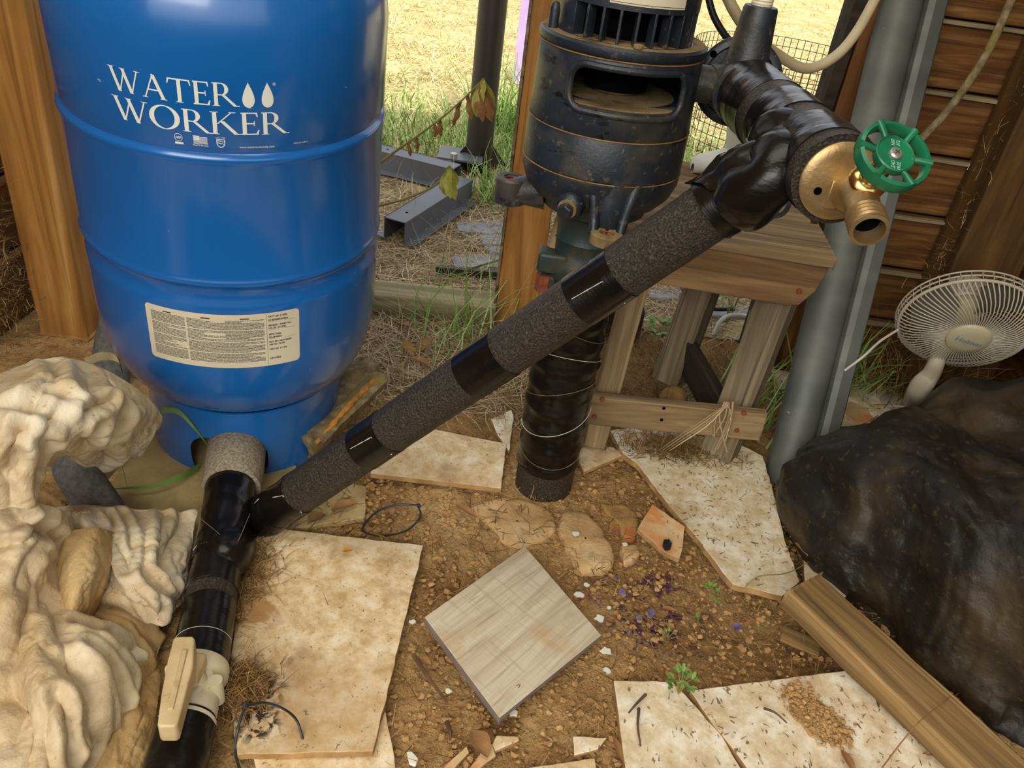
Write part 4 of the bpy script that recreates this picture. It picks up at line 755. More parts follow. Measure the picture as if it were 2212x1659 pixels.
FOLDL = [[(110, 785), (130, 850), (210, 930)], [(40, 870), (120, 900), (190, 960), (240, 1000)], [(100, 830), (60, 900), (20, 960), (10, 1010)], [(30, 930), (110, 960), (150, 1060)], [(250, 870), (180, 900), (150, 950)], [(140, 860), (100, 940), (90, 1010)],
 [(0, 880), (50, 880), (110, 850)], [(270, 900), (250, 960), (220, 1010)], [(180, 800), (200, 850), (260, 930)], [(30, 990), (80, 1060), (100, 1120), (60, 1200), (30, 1260)], [(0, 1090), (60, 1130), (110, 1160), (130, 1180)], [(90, 1110), (130, 1190), (100, 1260), (40, 1360), (0, 1420)],
 [(0, 1180), (50, 1170), (90, 1120)], [(70, 1250), (60, 1300), (20, 1420), (10, 1500)], [(100, 1290), (140, 1400), (180, 1500), (190, 1560)], [(60, 1350), (100, 1420), (130, 1440), (100, 1560), (110, 1650)], [(170, 1350), (230, 1370), (290, 1400)], [(200, 1400), (250, 1460), (270, 1530)],
 [(150, 1430), (200, 1500), (210, 1600), (180, 1659)], [(30, 1400), (40, 1500), (20, 1600)], [(240, 1380), (310, 1450), (300, 1520)], [(0, 1500), (60, 1560), (50, 1659)], [(230, 1110), (260, 1200), (300, 1280), (350, 1340)], [(300, 1110), (320, 1180), (330, 1250), (350, 1300)],
 [(360, 1110), (350, 1180), (370, 1260)], [(260, 1110), (280, 1160), (280, 1230)], [(210, 1240), (280, 1300), (350, 1345)], [(400, 1120), (370, 1180), (360, 1230)], [(15, 1030), (30, 1120), (10, 1200)], [(120, 1500), (150, 1560), (150, 1640)]]
def creases(A, seed, amp=1.0, nrand=120):
    """sharp-crested folds along lines, then many small random creases"""
    Rc = np.random.default_rng(seed); N_ = gridnormal(A); h, w_ = A.shape[:2]; q = A-np.array([0, 0, CH]); dd = q@FW; U_ = 1106+FPX*(q@RT)/dd; V_ = 829.5-FPX*(q@UP)/dd
    H_ = np.zeros((h, w_)); W_ = A+np.stack([fbm(A*14, 2, seed+20), fbm(A*14+9, 2, seed+21), fbm(A*14+4, 2, seed+22)], 2)*.007
    def seg_d(a, b):
        ab = b-a; t = np.clip(((W_-a)@ab)/(ab@ab+1e-9), 0, 1); return np.linalg.norm(W_-a-t[..., None]*ab, axis=2), t
    for ln in FOLDL:
        P = []
        for (u, v) in ln:
            d2 = (U_-u)**2+(V_-v)**2; k = np.argmin(d2)
            if d2.flat[k] < 26**2: P.append(A.reshape(-1, 3)[k])
        if len(P) < 2: continue
        P = bez(P, 3*(len(P)-1)) if len(P) > 2 else P; a_ = Rc.uniform(.007, .013)*amp; ww = Rc.uniform(.0045, .0095); D_ = np.full((h, w_), 9.)
        for a, b in zip(P[:-1], P[1:]): D_ = np.minimum(D_, seg_d(np.array(a), np.array(b))[0])
        H_ += a_*np.exp(-D_/ww)-a_*.55*np.exp(-((D_-ww*2.6)/(ww*1.1))**2)*.6
    for k in range(nrand):
        i, j = Rc.integers(h), Rc.integers(w_); a = A[i, j]; di, dj = Rc.normal(size=2); L_ = Rc.uniform(.02, .095); st = .004
        i2 = int(np.clip(i+di*L_/st*.5, 0, h-1)); j2 = int(np.clip(j+dj*L_/st*.5, 0, w_-1)); b = A[i2, j2]
        if np.linalg.norm(b-a) < .008: continue
        D_, t = seg_d(a, b); ww = Rc.uniform(.002, .0045); H_ += Rc.choice([1, 1, -1])*Rc.uniform(.0014, .0038)*amp*np.exp(-D_/ww)*(1-.7*np.abs(2*t-1))
    H_ += fbm(A*9, 2, seed)*.004*amp
    return A+N_*H_[..., None]
def cloth(name, ctrl, nu, nv, m, parent, amp=.006, fr=14, seed=0, ridge=.008, th=.0012, ck=None):
    A = patch([[Z(*c) if len(c) == 3 else c for c in row] for row in ctrl], nu, nv); N_ = gridnormal(A)
    A = creases(A, seed, **(ck or {})); A = crumple(A, su=1.05, sv=1.045, iters=45, seed=seed, pull=.035, n0=.0018, bend=.3, var=.03); N_ = gridnormal(A)
    g = G(); g.grid(A); g.grid((A-N_*th)[::-1])
    return add(name, g, m, parent, Matrix.Translation(Vector(A[0, 0])), smooth=180)
sack = thing('woven_sack', 'dirty white woven sack heaped in folds at the left, in front of the tank', 'sack', (-.55, .70, 0))
cloth('sack_fabric', [[(-60, 850, .30), (20, 808, .30), (110, 780, .295), (200, 792, .28), (262, 818, .26), (318, 862, .22), (347, 898, .18)],
                      [(-60, 900, .325), (40, 850, .33), (120, 832, .325), (195, 838, .31), (255, 866, .285), (305, 903, .235), (335, 930, .17)],
                      [(-60, 960, .31), (40, 925, .32), (110, 915, .315), (175, 920, .29), (230, 938, .25), (275, 962, .18), (296, 985, .10)],
                      [(-60, 1030, .28), (25, 1000, .285), (85, 985, .28), (135, 970, .25), (185, 980, .20), (238, 1000, .13), (270, 995, .07)],
                      [(-60, 1110, .24), (20, 1100, .24), (70, 1090, .23), (105, 1010, .20), (145, 985, .15), (200, 1020, .09), (230, 1038, .05)]], 150, 130, M_sack, sack, seed=3, ck=dict(nrand=220))
cloth('sack_hem', [[(195, 793, .286), (262, 820, .266), (318, 863, .226), (347, 899, .186), (342, 925, .15)], [(205, 812, .296), (258, 838, .280), (302, 878, .240), (325, 912, .195), (318, 935, .155)], [(208, 828, .294), (250, 856, .280), (288, 895, .24), (306, 925, .19), (303, 945, .150)]], 90, 24, M_hem, sack, seed=9, ck=dict(amp=.35, nrand=40))
cloth('sack_fabric', [[(-60, 1010, .22), (20, 1030, .23), (75, 1060, .22), (120, 1100, .17), (180, 1105, .12), (238, 1115, .09)],
                      [(-60, 1120, .19), (15, 1130, .20), (65, 1150, .19), (105, 1175, .15), (145, 1190, .11), (175, 1195, .08)],
                      [(-60, 1240, .16), (5, 1240, .17), (50, 1250, .16), (90, 1265, .13), (125, 1280, .10), (160, 1290, .07)],
                      [(-60, 1350, .14), (10, 1340, .15), (70, 1340, .14), (130, 1345, .12), (210, 1350, .095), (285, 1385, .05)],
                      [(-60, 1440, .12), (10, 1430, .13), (85, 1425, .13), (155, 1420, .125), (235, 1425, .10), (322, 1455, .02)],
                      [(-60, 1530, .10), (10, 1520, .115), (85, 1515, .12), (155, 1510, .115), (230, 1515, .08), (308, 1530, .012)],
                      [(-60, 1620, .09), (5, 1610, .10), (75, 1605, .105), (135, 1600, .095), (195, 1600, .065), (255, 1605, .012)],
                      [(-60, 1740, .08), (0, 1730, .09), (65, 1725, .09), (115, 1720, .08), (160, 1715, .05), (205, 1710, .012)]], 150, 220, M_sack, sack, seed=13, ck=dict(nrand=260))
o = cloth('sack_fold', [[(118, 1165, .10), (150, 1150, .125), (205, 1140, .13), (245, 1150, .10)], [(112, 1240, .09), (150, 1235, .13), (200, 1225, .13), (234, 1240, .09)], [(112, 1310, .08), (145, 1305, .12), (182, 1295, .115), (212, 1300, .07)], [(125, 1390, .06), (142, 1395, .085), (158, 1385, .08), (176, 1365, .05)]], 60, 80, M_sackd, sack, seed=33, ck=dict(amp=.6, nrand=60)); o['label'] = 'tan dirt-stained rolled fold'
cloth('sack_fabric', [[(120, 1095, .09), (160, 1090, .11), (200, 1092, .10), (240, 1097, .085), (300, 1102, .07), (360, 1104, .055), (424, 1106, .03)],
                      [(150, 1140, .09), (180, 1130, .12), (215, 1130, .11), (255, 1145, .10), (312, 1155, .09), (358, 1165, .07), (410, 1170, .035)],
                      [(180, 1220, .08), (212, 1212, .09), (242, 1215, .09), (278, 1222, .095), (324, 1226, .085), (360, 1236, .065), (403, 1235, .03)],
                      [(200, 1285, .065), (230, 1283, .075), (264, 1286, .08), (302, 1290, .085), (342, 1290, .08), (374, 1276, .055), (398, 1272, .03)],
                      [(205, 1325, .05), (240, 1314, .055), (280, 1324, .055), (320, 1344, .05), (354, 1350, .045), (378, 1320, .035), (393, 1300, .022)]], 130, 120, M_sack, sack, seed=43, ck=dict(nrand=140))
cloth('sack_fabric', [[(-60, 1010, .10), (60, 1040, .08), (130, 1085, .06), (200, 1112, .045), (300, 1114, .035), (400, 1116, .025)], [(-60, 1200, .10), (60, 1200, .08), (180, 1210, .055), (260, 1215, .05), (340, 1220, .045), (400, 1220, .025)], [(-60, 1360, .08), (60, 1360, .07), (180, 1350, .055), (250, 1350, .05), (300, 1365, .04), (345, 1390, .015)],
                      [(-60, 1480, .06), (60, 1480, .05), (170, 1470, .045), (250, 1470, .04), (305, 1480, .035), (338, 1500, .012)], [(-60, 1720, .05), (60, 1710, .045), (150, 1700, .04), (220, 1700, .035), (270, 1690, .03), (315, 1680, .012)]], 130, 150, M_sackd, sack, seed=63, ck=dict(nrand=200))
g = G(); g.tube(bez([Z(178, 950, .10), Z(160, 1000, .11), Z(185, 1050, .08), Z(225, 1110, .05), Z(240, 1160, .04)], 16), [.028, .029]+[.0285]*15, 28); tag(add('foam_offcut', g, M_greyfoam, smooth=60), 'curved grey foam pipe offcut poking out under the white sack', 'foam tube')
g = G(); pp = [Z(205, 780, .20), Z(225, 765, .22), Z(248, 775, .22), Z(240, 800, .20)]; bb = bez([D(182, 775, 1.25), D(215, 762, 1.26), D(250, 768, 1.28), D(262, 800, 1.28)], 16)
A = np.array([[p, p+np.array([0, .004, -.016])] for p in bb]); g.grid(A); g.grid((A+np.array([0, .002, 0]))[::-1]); tag(add('cream_strap', g, M_hem), 'cream plastic strap curving between the sack and the tank', 'strap')
g = G(); g.tube([Z(205, 700, .12)+Vector((0, .1, 0)), Z(215, 770, .06)+Vector((0, .06, 0)), Z(235, 830, 0.0)], [.03, .033, .035], 20, wob=wob(.08, 1.5, 3)); tag(add('foam_offcut', g, M_greyfoam), 'dark grey foam tube standing between the corner post and the tank', 'foam tube')
# ================================================================= BLACK BAG
A = patch([[(1688, 1052, -.01), (1705, 1120, -.01), (1760, 1225, -.01), (1838, 1300, -.01), (1915, 1370, -.01), (1992, 1450, -.01), (2090, 1530, -.01), (2160, 1590, -.01), (2290, 1680, -.01)],
           [(1684, 1040, .03), (1705, 1085, .04), (1770, 1170, .05), (1855, 1240, .05), (1940, 1310, .05), (2030, 1390, .05), (2120, 1460, .05), (2200, 1510, .05), (2330, 1600, .05)],
           [(1692, 1022, .05), (1720, 1040, .085), (1800, 1085, .11), (1890, 1130, .125), (1985, 1190, .14), (2075, 1260, .15), (2170, 1330, .15), (2250, 1380, .16), (2390, 1460, .16)],
           [(1708, 1003, .05), (1745, 990, .11), (1810, 990, .155), (1895, 1010, .18), (1990, 1050, .20), (2085, 1100, .22), (2180, 1150, .23), (2270, 1180, .24), (2420, 1200, .24)],
           [(1740, 975, .03), (1790, 952, .12), (1850, 938, .17), (1925, 930, .20), (2010, 945, .215), (2095, 975, .225), (2190, 1010, .24), (2290, 1020, .25), (2440, 1040, .25)],
           [(1765, 965, .0), (1815, 940, .08), (1860, 928, .13), (1930, 905, .17), (1990, 905, .17), (2060, 905, .19), (2140, 920, .22), (2260, 930, .25), (2440, 960, .25)],
           [(1790, 965, -.02), (1840, 940, -.01), (1900, 910, -.01), (1960, 915, .02), (2010, 890, .12), (2060, 852, .18), (2140, 850, .20), (2250, 850, .22), (2440, 880, .22)],
           [(1800, 965, -.03), (1850, 945, -.03), (1910, 930, -.03), (1975, 925, -.03), (2030, 900, .0), (2080, 868, .05), (2150, 850, .08), (2250, 840, .1), (2440, 860, .1)]] and
          [[Z(*c) for c in r] for r in [[(1688, 1052, -.01), (1705, 1120, -.01), (1760, 1225, -.01), (1838, 1300, -.01), (1915, 1370, -.01), (1992, 1450, -.01), (2090, 1530, -.01), (2160, 1590, -.01), (2290, 1680, -.01)],
           [(1684, 1040, .03), (1705, 1085, .04), (1770, 1170, .05), (1855, 1240, .05), (1940, 1310, .05), (2030, 1390, .05), (2120, 1460, .05), (2200, 1510, .05), (2330, 1600, .05)],
           [(1692, 1022, .05), (1720, 1040, .085), (1800, 1085, .11), (1890, 1130, .125), (1985, 1190, .14), (2075, 1260, .15), (2170, 1330, .15), (2250, 1380, .16), (2390, 1460, .16)],
           [(1708, 1003, .05), (1745, 990, .11), (1810, 990, .155), (1895, 1010, .18), (1990, 1050, .20), (2085, 1100, .22), (2180, 1150, .23), (2270, 1180, .24), (2420, 1200, .24)],
           [(1740, 975, .03), (1790, 952, .12), (1850, 938, .17), (1925, 930, .20), (2010, 945, .215), (2095, 975, .225), (2190, 1010, .24), (2290, 1020, .25), (2440, 1040, .25)],
           [(1765, 965, .0), (1815, 940, .08), (1860, 928, .13), (1930, 905, .17), (1990, 905, .17), (2060, 905, .19), (2140, 920, .22), (2260, 930, .25), (2440, 960, .25)],
           [(1790, 965, -.02), (1840, 940, -.01), (1900, 910, -.01), (1960, 915, .02), (2010, 890, .12), (2060, 852, .18), (2140, 850, .20), (2250, 850, .22), (2440, 880, .22)],
           [(1800, 965, -.03), (1850, 945, -.03), (1910, 930, -.03), (1975, 925, -.03), (2030, 900, .0), (2080, 868, .05), (2150, 850, .08), (2250, 840, .1), (2440, 860, .1)]]], 200, 170)
A = folds(A, .024, 77, su=1.05, sv=1.05, n0=.010, pull=.012, fine=1.004, mid=1.018); g = G(); g.grid(A)
g.f = [tuple(reversed(f)) for f in g.f]
tag(add('black_plastic_bag', g, M_bag, None, Matrix.Translation((.62, .95, 0)), smooth=180), 'big dusty black plastic bag slumped on the right, in front of the fan', 'bag')
def clods(name, n, pos, s0, s1, m, label, seed):
    R_ = np.random.default_rng(seed); P = pos(n, R_); base = np.array([(0, 0, 1), (.894, 0, .447), (.276, .851, .447), (-.724, .526, .447), (-.724, -.526, .447), (.276, -.851, .447), (.724, .526, -.447), (-.276, .851, -.447), (-.894, 0, -.447), (-.276, -.851, -.447), (.724, -.526, -.447), (0, 0, -1)])
    F = np.array([(0, 1, 2), (0, 2, 3), (0, 3, 4), (0, 4, 5), (0, 5, 1), (1, 6, 2), (2, 7, 3), (3, 8, 4), (4, 9, 5), (5, 10, 1), (2, 6, 7), (3, 7, 8), (4, 8, 9), (5, 9, 10), (1, 10, 6), (6, 11, 7), (7, 11, 8), (8, 11, 9), (9, 11, 10), (10, 11, 6)])
    s = s0+(s1-s0)*R_.random(n)**3; V = base[None]*(1+R_.uniform(-.35, .35, (n, 12, 1)))*s[:, None, None]*np.array([1, 1, .7]); a = R_.uniform(0, 2*PI, n); c, q = np.cos(a), np.sin(a)
    V = np.stack([V[..., 0]*c[:, None]-V[..., 1]*q[:, None], V[..., 0]*q[:, None]+V[..., 1]*c[:, None], V[..., 2]], 2)+P[:, None]; V[..., 2] += s[:, None]*.25
    g = G(); g.v = [tuple(v) for v in V.reshape(-1, 3)]; g.f = [tuple(f) for f in (F[None]+np.arange(n)[:, None, None]*12).reshape(-1, 3)]; g.m = [0]
    return tag(add(name, g, m, smooth=25), label, 'dirt', kind='stuff')
# ================================================================= TILES ON THE GROUND
def tile(name, pts, th, z, mt, me_, label, cat, zs=None, jag=.0, group=None, seed=0, bev=.0012):
    """pts: outline pixels of the top face"""
    P = [Z(u, v, (zs[i] if zs else z)) for i, (u, v) in enumerate(pts)]; c = sum(P, Vector())/len(P); R_ = random.Random(seed)
    Q = []
    for i in range(len(P)):
        a, b = P[i], P[(i+1) % len(P)]; n = max(1, int((b-a).length/.012)) if jag else 1; d = (b-a).normalized(); nn = Vector((-d.y, d.x, 0))
        for k in range(n): Q.append(a.lerp(b, k/n)+(nn*R_.uniform(-jag, jag) if k else Vector()))
    g = G(); d = (P[1]-P[0]).normalized(); M = frame(c, Vector((d.x, d.y, 0)), z=(0, 0, 1)); g.prism(Q, th, 0, 1)
    o = add(name, g, [mt, me_], None, M, smooth=None, bevel=bev); return tag(o, label, cat, group)
_c = sum([Z(*p, .016) for p in ((560, 1136), (915, 1178), (806, 1622), (512, 1630), (492, 1480), (520, 1250))], Vector())/6; _F = frame(_c, Z(915, 1178, .016)-Z(560, 1136, .016), z=(0, 0, 1)).inverted()
_l = [_F @ Z(u, v, .016) for u, v in ((535, 1500), (560, 1560), (600, 1420), (530, 1300))]
M_tileS = mat('stone_tile_stained', [(.36, '#bd9c69'), (.46, '#d3b684'), (.54, '#e2ca9e'), (.66, '#eedebb')], (26, 26, 26), 9, .6, layers=TD, bumps=[((45, 45, 45), .35, .003), ((190, 190, 190), .25, .0012)], nrough=.7,
               radial=[(_l[0].x, _l[0].y, .055, '#3d2c18', 70, .44), (_l[1].x, _l[1].y, .035, '#33240f', 90, .46), (_l[2].x, _l[2].y, .03, '#7a6440', 40, .5), (_l[3].x, _l[3].y, .07, '#a97f4a', 30, .45)])
tile('stone_tile', [(560, 1136), (915, 1178), (806, 1622), (512, 1630), (492, 1480), (520, 1250)], .011, .018, M_tileS, M_tileedge, 'large cream stone tile lying under the wye of the black pipes', 'tile', jag=.0009, seed=1, zs=[.014, .016, .022, .018, .014, .014])
tile('stone_tile', [(545, 1618), (806, 1600), (832, 1530), (862, 1700), (560, 1720)], .01, .008, M_tile, M_tileedge, 'tan tile slipped beneath the near edge of the large cream tile', 'tile', jag=.001, seed=2)
tile('stone_tile', [(800, 1022), (1083, 1055), (1094, 958), (930, 925), (815, 935)], .010, .016, M_tile, M_tileedge, 'cream tile behind the diagonal pipe, left of the well pipe foot', 'tile', jag=.0006, seed=3)
tile('stone_tile', [(1110, 905), (1100, 975), (1075, 940), (1060, 905), (1105, 885)], .008, .010, M_tileL, M_tileedge, 'small pale tile bit touching the back of the well pipe', 'tile', jag=.001, seed=4)
tile('stone_tile', [(1241, 972), (1244, 985), (1262, 1019), (1349, 982), (1325, 966), (1283, 958)], .008, .012, M_tile, M_tileedge, 'small triangular tile under the left front leg of the stool', 'tile', jag=.0006, seed=5)
tile('stone_tile', [(1318, 930), (1345, 978), (1375, 1000), (1440, 1085), (1505, 1160), (1560, 1235), (1583, 1262), (1690, 1287), (1728, 1255), (1700, 1180), (1670, 1060), (1648, 985), (1590, 955), (1500, 940), (1400, 915)], .012, .020, M_tileL, M_tileedge, 'large long broken tile under the stool, next to the steel post', 'tile', jag=.0012, seed=6)
tile('stone_tile', [(1735, 1200), (1722, 1176), (1758, 1172), (1830, 1285), (1800, 1330), (1740, 1270)], .010, .010, M_tileL, M_tileedge, 'pale tile wedge between the long broken tile and the black bag', 'tile', jag=.0008, seed=7)
tile('stone_tile', [(1409, 1088), (1480, 1137), (1475, 1185), (1468, 1207), (1437, 1193), (1377, 1141)], .010, .014, M_tileor, M_tileedge, 'small tile shard stained orange, left of the long broken tile', 'tile', jag=.0008, seed=8, zs=[.02, .022, .012, .01, .01, .014])
tile('stone_tile', [(1325, 1470), (1452, 1471), (1480, 1500), (1560, 1590), (1625, 1700), (1355, 1700), (1343, 1600)], .012, .016, M_tileL, M_tileedge, 'cream tile at the bottom, left of the two joined bottom tiles', 'tile', jag=.0008, seed=9)
tile('stone_tile', [(1490, 1491), (1858, 1444), (1985, 1540), (2090, 1700), (1660, 1720), (1600, 1640), (1545, 1570)], .012, .018, M_tileL, M_tileedge, 'wide speckled cream tile at the bottom right beside the scrap board', 'tile', jag=.0006, seed=10)
tile('stone_tile', [(1663, 795), (1735, 808), (1830, 820), (1950, 838), (1925, 905), (1850, 1000), (1760, 1010), (1700, 870)], .014, .022, M_tileL, M_tileedge, 'pale tile with an orange rust stain behind the steel post and bag', 'tile', jag=.001, seed=11)
o = tile('rust_stain', [(1808, 875), (1840, 868), (1875, 880), (1890, 905), (1872, 922), (1838, 905)], .0006, .0226, M_tileor, M_tileor, 'orange rust stain on the pale tile behind the black bag', 'stain', jag=.003, seed=12, bev=0)
tile('concrete_slab', [(232, 1062), (300, 960), (380, 905), (640, 925), (640, 1010), (560, 1060), (440, 1130), (252, 1135)], .015, .004, M_slab, M_slab, 'mossy tan concrete slab under the blue tank', 'slab', jag=.002, seed=13)
tile('concrete_slab', [(255, 1105), (430, 1130), (520, 1040), (640, 1020), (790, 1050), (788, 1118), (640, 1140), (470, 1250), (260, 1160)], .01, .003, M_slab, M_slab, 'tan dusty slab on the ground in front of the tank, behind the wye', 'slab', jag=.002, seed=14)
tile('tile_shard', [(1237, 1590), (1312, 1593), (1292, 1618), (1240, 1632)], .006, .008, M_tileL, M_tileedge, 'small pale tile shard at the bottom, left of the bottom cream tile', 'tile shard', jag=.0006, seed=15)
tile('tile_shard', [(1072, 1588), (1120, 1590), (1122, 1600), (1070, 1622), (1063, 1608)], .006, .007, M_tile, M_tileedge, 'thick tan chip, rightmost of the chips below the wood-look tile', 'tile shard', jag=.001, seed=16)
tile('tile_shard', [(1008, 1610), (1014, 1625), (960, 1680), (940, 1680), (975, 1640)], .005, .006, M_tileor, M_tileedge, 'long narrow tan sliver at the bottom below the wood-look tile', 'tile shard', jag=.001, seed=17)
tile('tile_shard', [(1062, 1605), (1072, 1632), (1030, 1665), (1000, 1680), (1040, 1622)], .005, .006, M_tileor, M_tileedge, 'tan sliver between the narrow sliver and the thick chip', 'tile shard', jag=.001, seed=18)
tile('tile_shard', [(1130, 1660), (1285, 1637), (1296, 1700), (1120, 1700)], .006, .008, M_tile, M_tileedge, 'tan tile piece cut by the frame bottom, left of the bottom cream tile', 'tile shard', jag=.0006, seed=19)
tile('tile_shard', [(878, 1622), (890, 1622), (904, 1638), (898, 1655), (884, 1650)], .003, .004, M_chip, M_chip, 'small whitish flake at the bottom below the large cream tile', 'tile shard', jag=.001, seed=20)
tile('wood_shard', [(1692, 1350), (1775, 1385), (1769, 1417), (1685, 1380)], .005, .006, M_scrap, M_scrap, 'flat grey-brown wood chip lying left of the scrap board', 'wood chip', jag=.001, seed=21)
tile('mud_patch', [(1690, 1478), (1735, 1490), (1790, 1530), (1830, 1575), (1845, 1600), (1800, 1605), (1750, 1590), (1715, 1550), (1705, 1510)], .003, .0208, M_dirt, M_dirt, 'brown dried mud patch on the wide speckled cream tile', 'mud', jag=.003, seed=25)
tile('black_lump', [(1434, 1165), (1445, 1163), (1452, 1172), (1449, 1184), (1438, 1186), (1432, 1176)], .005, .0185, M_cable, M_cable, 'black lump stuck on the orange-stained shard', 'lump', jag=.001, seed=26)
clods('mud_crumbs', 700, lambda n, R: np.array([tuple(Z(1705+125*t+dx, 1485+115*t+dy, .0215)) for t, dx, dy in zip(R.random(n), R.normal(0, 16, n), R.normal(0, 14, n))]), .0008, .0042, M_clod, 'brown mud crumbs on the wide speckled cream tile', 33)
# wood-look tile propped slightly
tile('woodlook_tile', [(917, 1333), (1134, 1180), (1299, 1372), (1079, 1551)], .009, .03, M_plank, M_plankedge, 'square wood-look grey-beige tile lying diagonally in the middle of the dirt', 'tile', zs=[.036, .024, .018, .030], bev=.0006)
tile('woodlook_tile', [(917, 1343), (945, 1330), (1095, 1545), (1079, 1560)], .006, .018, M_plankedge, M_plankedge, 'mauve backing layer showing under the left edge of the wood-look tile', 'tile', zs=[.024, .022, .018, .019], bev=.0006)
# scrap board at right
q0, q1 = Z(1728, 1276, .055), Z(2180, 1700, .040); o = board('scrap_board', q0, q1, (.75, .45, 0), .072, .034, M_scrap, None, jag=.0018, bevel=.003); tag(o, 'weathered scrap board lying along the foot of the black bag', 'board')
# stones set in the dirt
def stone(pts, h, m, label, seed, z0=-.004, group=None):
    P = [Z(u, v, 0) for u, v in pts]; c = sum(P, Vector())/len(P); n = 44; ring = bez([tuple(p) for p in P]+[tuple(P[0])], n)[:-1]; g = G(); A = []
    for s, zz in ((1.04, -.012), (1.0, h*.45), (.94, h*.85), (.8, h), (.55, h*1.04), (.28, h*1.02), (.03, h)):
        R_ = np.array(c)+(ring-np.array(c))*s; R_[:, 2] = zz+z0+fbm(R_*30, 3, seed)*.0022*(zz > 0); R_[:, :2] += (fbm(R_*60, 2, seed+1)*.0022)[:, None]; A.append(R_)
    g.grid(np.array(A), close=True); g.f = [tuple(f) for f in g.f]; return tag(add('flat_stone', g, m, None, Matrix.Translation(c), smooth=60), label, 'stone', group)
stone([(1215, 1105), (1260, 1110), (1300, 1150), (1326, 1190), (1315, 1225), (1255, 1232), (1235, 1200), (1208, 1150)], .010, M_stone, 'flat tan limestone with dark dots in front of the well pipe foot', 1)
stone([(1015, 1095), (1090, 1075), (1180, 1095), (1200, 1140), (1165, 1168), (1110, 1182), (1065, 1140)], .006, M_stone, 'wide flat tan stone half buried left of the dotted limestone', 2)
stone([(1300, 1090), (1350, 1092), (1375, 1120), (1372, 1160), (1345, 1165), (1335, 1135), (1305, 1110)], .008, M_rockor, 'tan stone with an orange blotch beside the small stained tile', 3)
stone([(1340, 1180), (1372, 1178), (1380, 1200), (1350, 1215)], .008, M_stone, 'little tan stone just below the orange-blotched stone', 4)
g = G(); rc = Z(1457, 858, .02); n = 16; A = []
for i in range(13):
    ph = PI*i/12; A.append([[rc.x+.026*math.sin(ph)*math.cos(2*PI*k/20)*(1+.15*math.sin(3*k)), rc.y+.02*math.sin(ph)*math.sin(2*PI*k/20), rc.z-.004+.028*math.cos(ph)] for k in range(20)])
g.grid(np.array(A), close=True); tag(add('round_rock', g, M_rockor, smooth=70), 'round brown rock under the back leg of the stool', 'rock')
g = G(); P = [Z(u, v, .003) for u, v in ((1475, 822), (1500, 828), (1530, 845), (1560, 870), (1540, 885), (1490, 872), (1468, 850))]; g.prism(P, .004); tag(add('white_flake_sheet', g, M_chip), 'crumpled white scrap on the ground beside the round rock', 'scrap')
# old split foam shells right of the tank
def halfshell(pa, pb, r, a0, a1, th, m, name, parent):
    pa, pb = Vector(pa), Vector(pb); M = frame(pa, pb-pa, z=(0, 0, 1)); L = (pb-pa).length; A = []; n = 18
    for i in range(25):
        x = L*i/24; ring = []
        for k in range(n+1): a = a0+(a1-a0)*k/n; ring.append((x, r*math.cos(a), r*math.sin(a)))
        for k in range(n, -1, -1): a = a0+(a1-a0)*k/n; ring.append((x, (r-th)*math.cos(a), (r-th)*math.sin(a)))
        A.append(ring)
    A = np.array(A); A = A+fbm(A*40, 3, 8)[..., None]*.0015; g = G(); g.grid(A, close=True); k = A.shape[1]
    for base in (0, 24*k): g.f += [tuple(base+q for q in (j, j+1, k-2-j, k-1-j)) for j in range(n)]; g.m += [0]*n
    return add(name, g, m, parent, M, smooth=50, local=True)
of = thing('split_foam_shell', 'weathered split foam pipe shell leaning between the tank and the diagonal pipe', 'foam shell', Z(720, 900, .03))
halfshell(Z(640, 965, .03), Z(800, 808, .06), .036, math.radians(20), math.radians(215), .011, M_foamold, 'shell_half', of)
halfshell(Z(688, 972, .036), Z(828, 838, .062), .034, math.radians(-20), math.radians(120), .011, M_foamold, 'shell_half', of)
g = G(); g.tube(bez([Z(682, 958, .058), Z(720, 915, .075), Z(760, 870, .085), Z(808, 822, .09)], 20), [.0035+.0025*random.random() for _ in range(21)], 8); o = add('torn_edge', g, M_rustfoam, of, smooth=70); o['label'] = 'rusty orange torn edge'
# cable ties
def ztie(pts, label, closed=False, r=.0016):
    t = thing('cable_tie', label, 'cable tie', Z(*pts[0])); g = G(); P = bez([Z(*p) for p in pts], 40); g.tube(P, r, 6); add('strap', g, M_zip, t); g = G(); d = Vector(P[-1]-P[-2]).normalized(); g.box((0, 0, 0), (.007, .005, .004), frame(Vector(P[0]), d, z=(0, 0, 1))); add('tie_head', g, M_zip, t, bevel=.0008); return t
ztie([(905, 1092, .014), (860, 1090, .016), (815, 1105, .012), (786, 1135, .006), (788, 1150, .006), (830, 1157, .006), (880, 1145, .008), (908, 1115, .010), (903, 1093, .013)], 'closed black cable tie ring on the dirt above the large tile')
ztie([(530, 1524, .035), (515, 1570, .03), (508, 1620, .014), (520, 1670, .008)], 'black cable tie dropping off the near left edge of the large tile')
ztie([(530, 1524, .036), (570, 1518, .05), (610, 1530, .05), (640, 1555, .035), (654, 1597, .019)], 'black cable tie arching over the large cream tile')
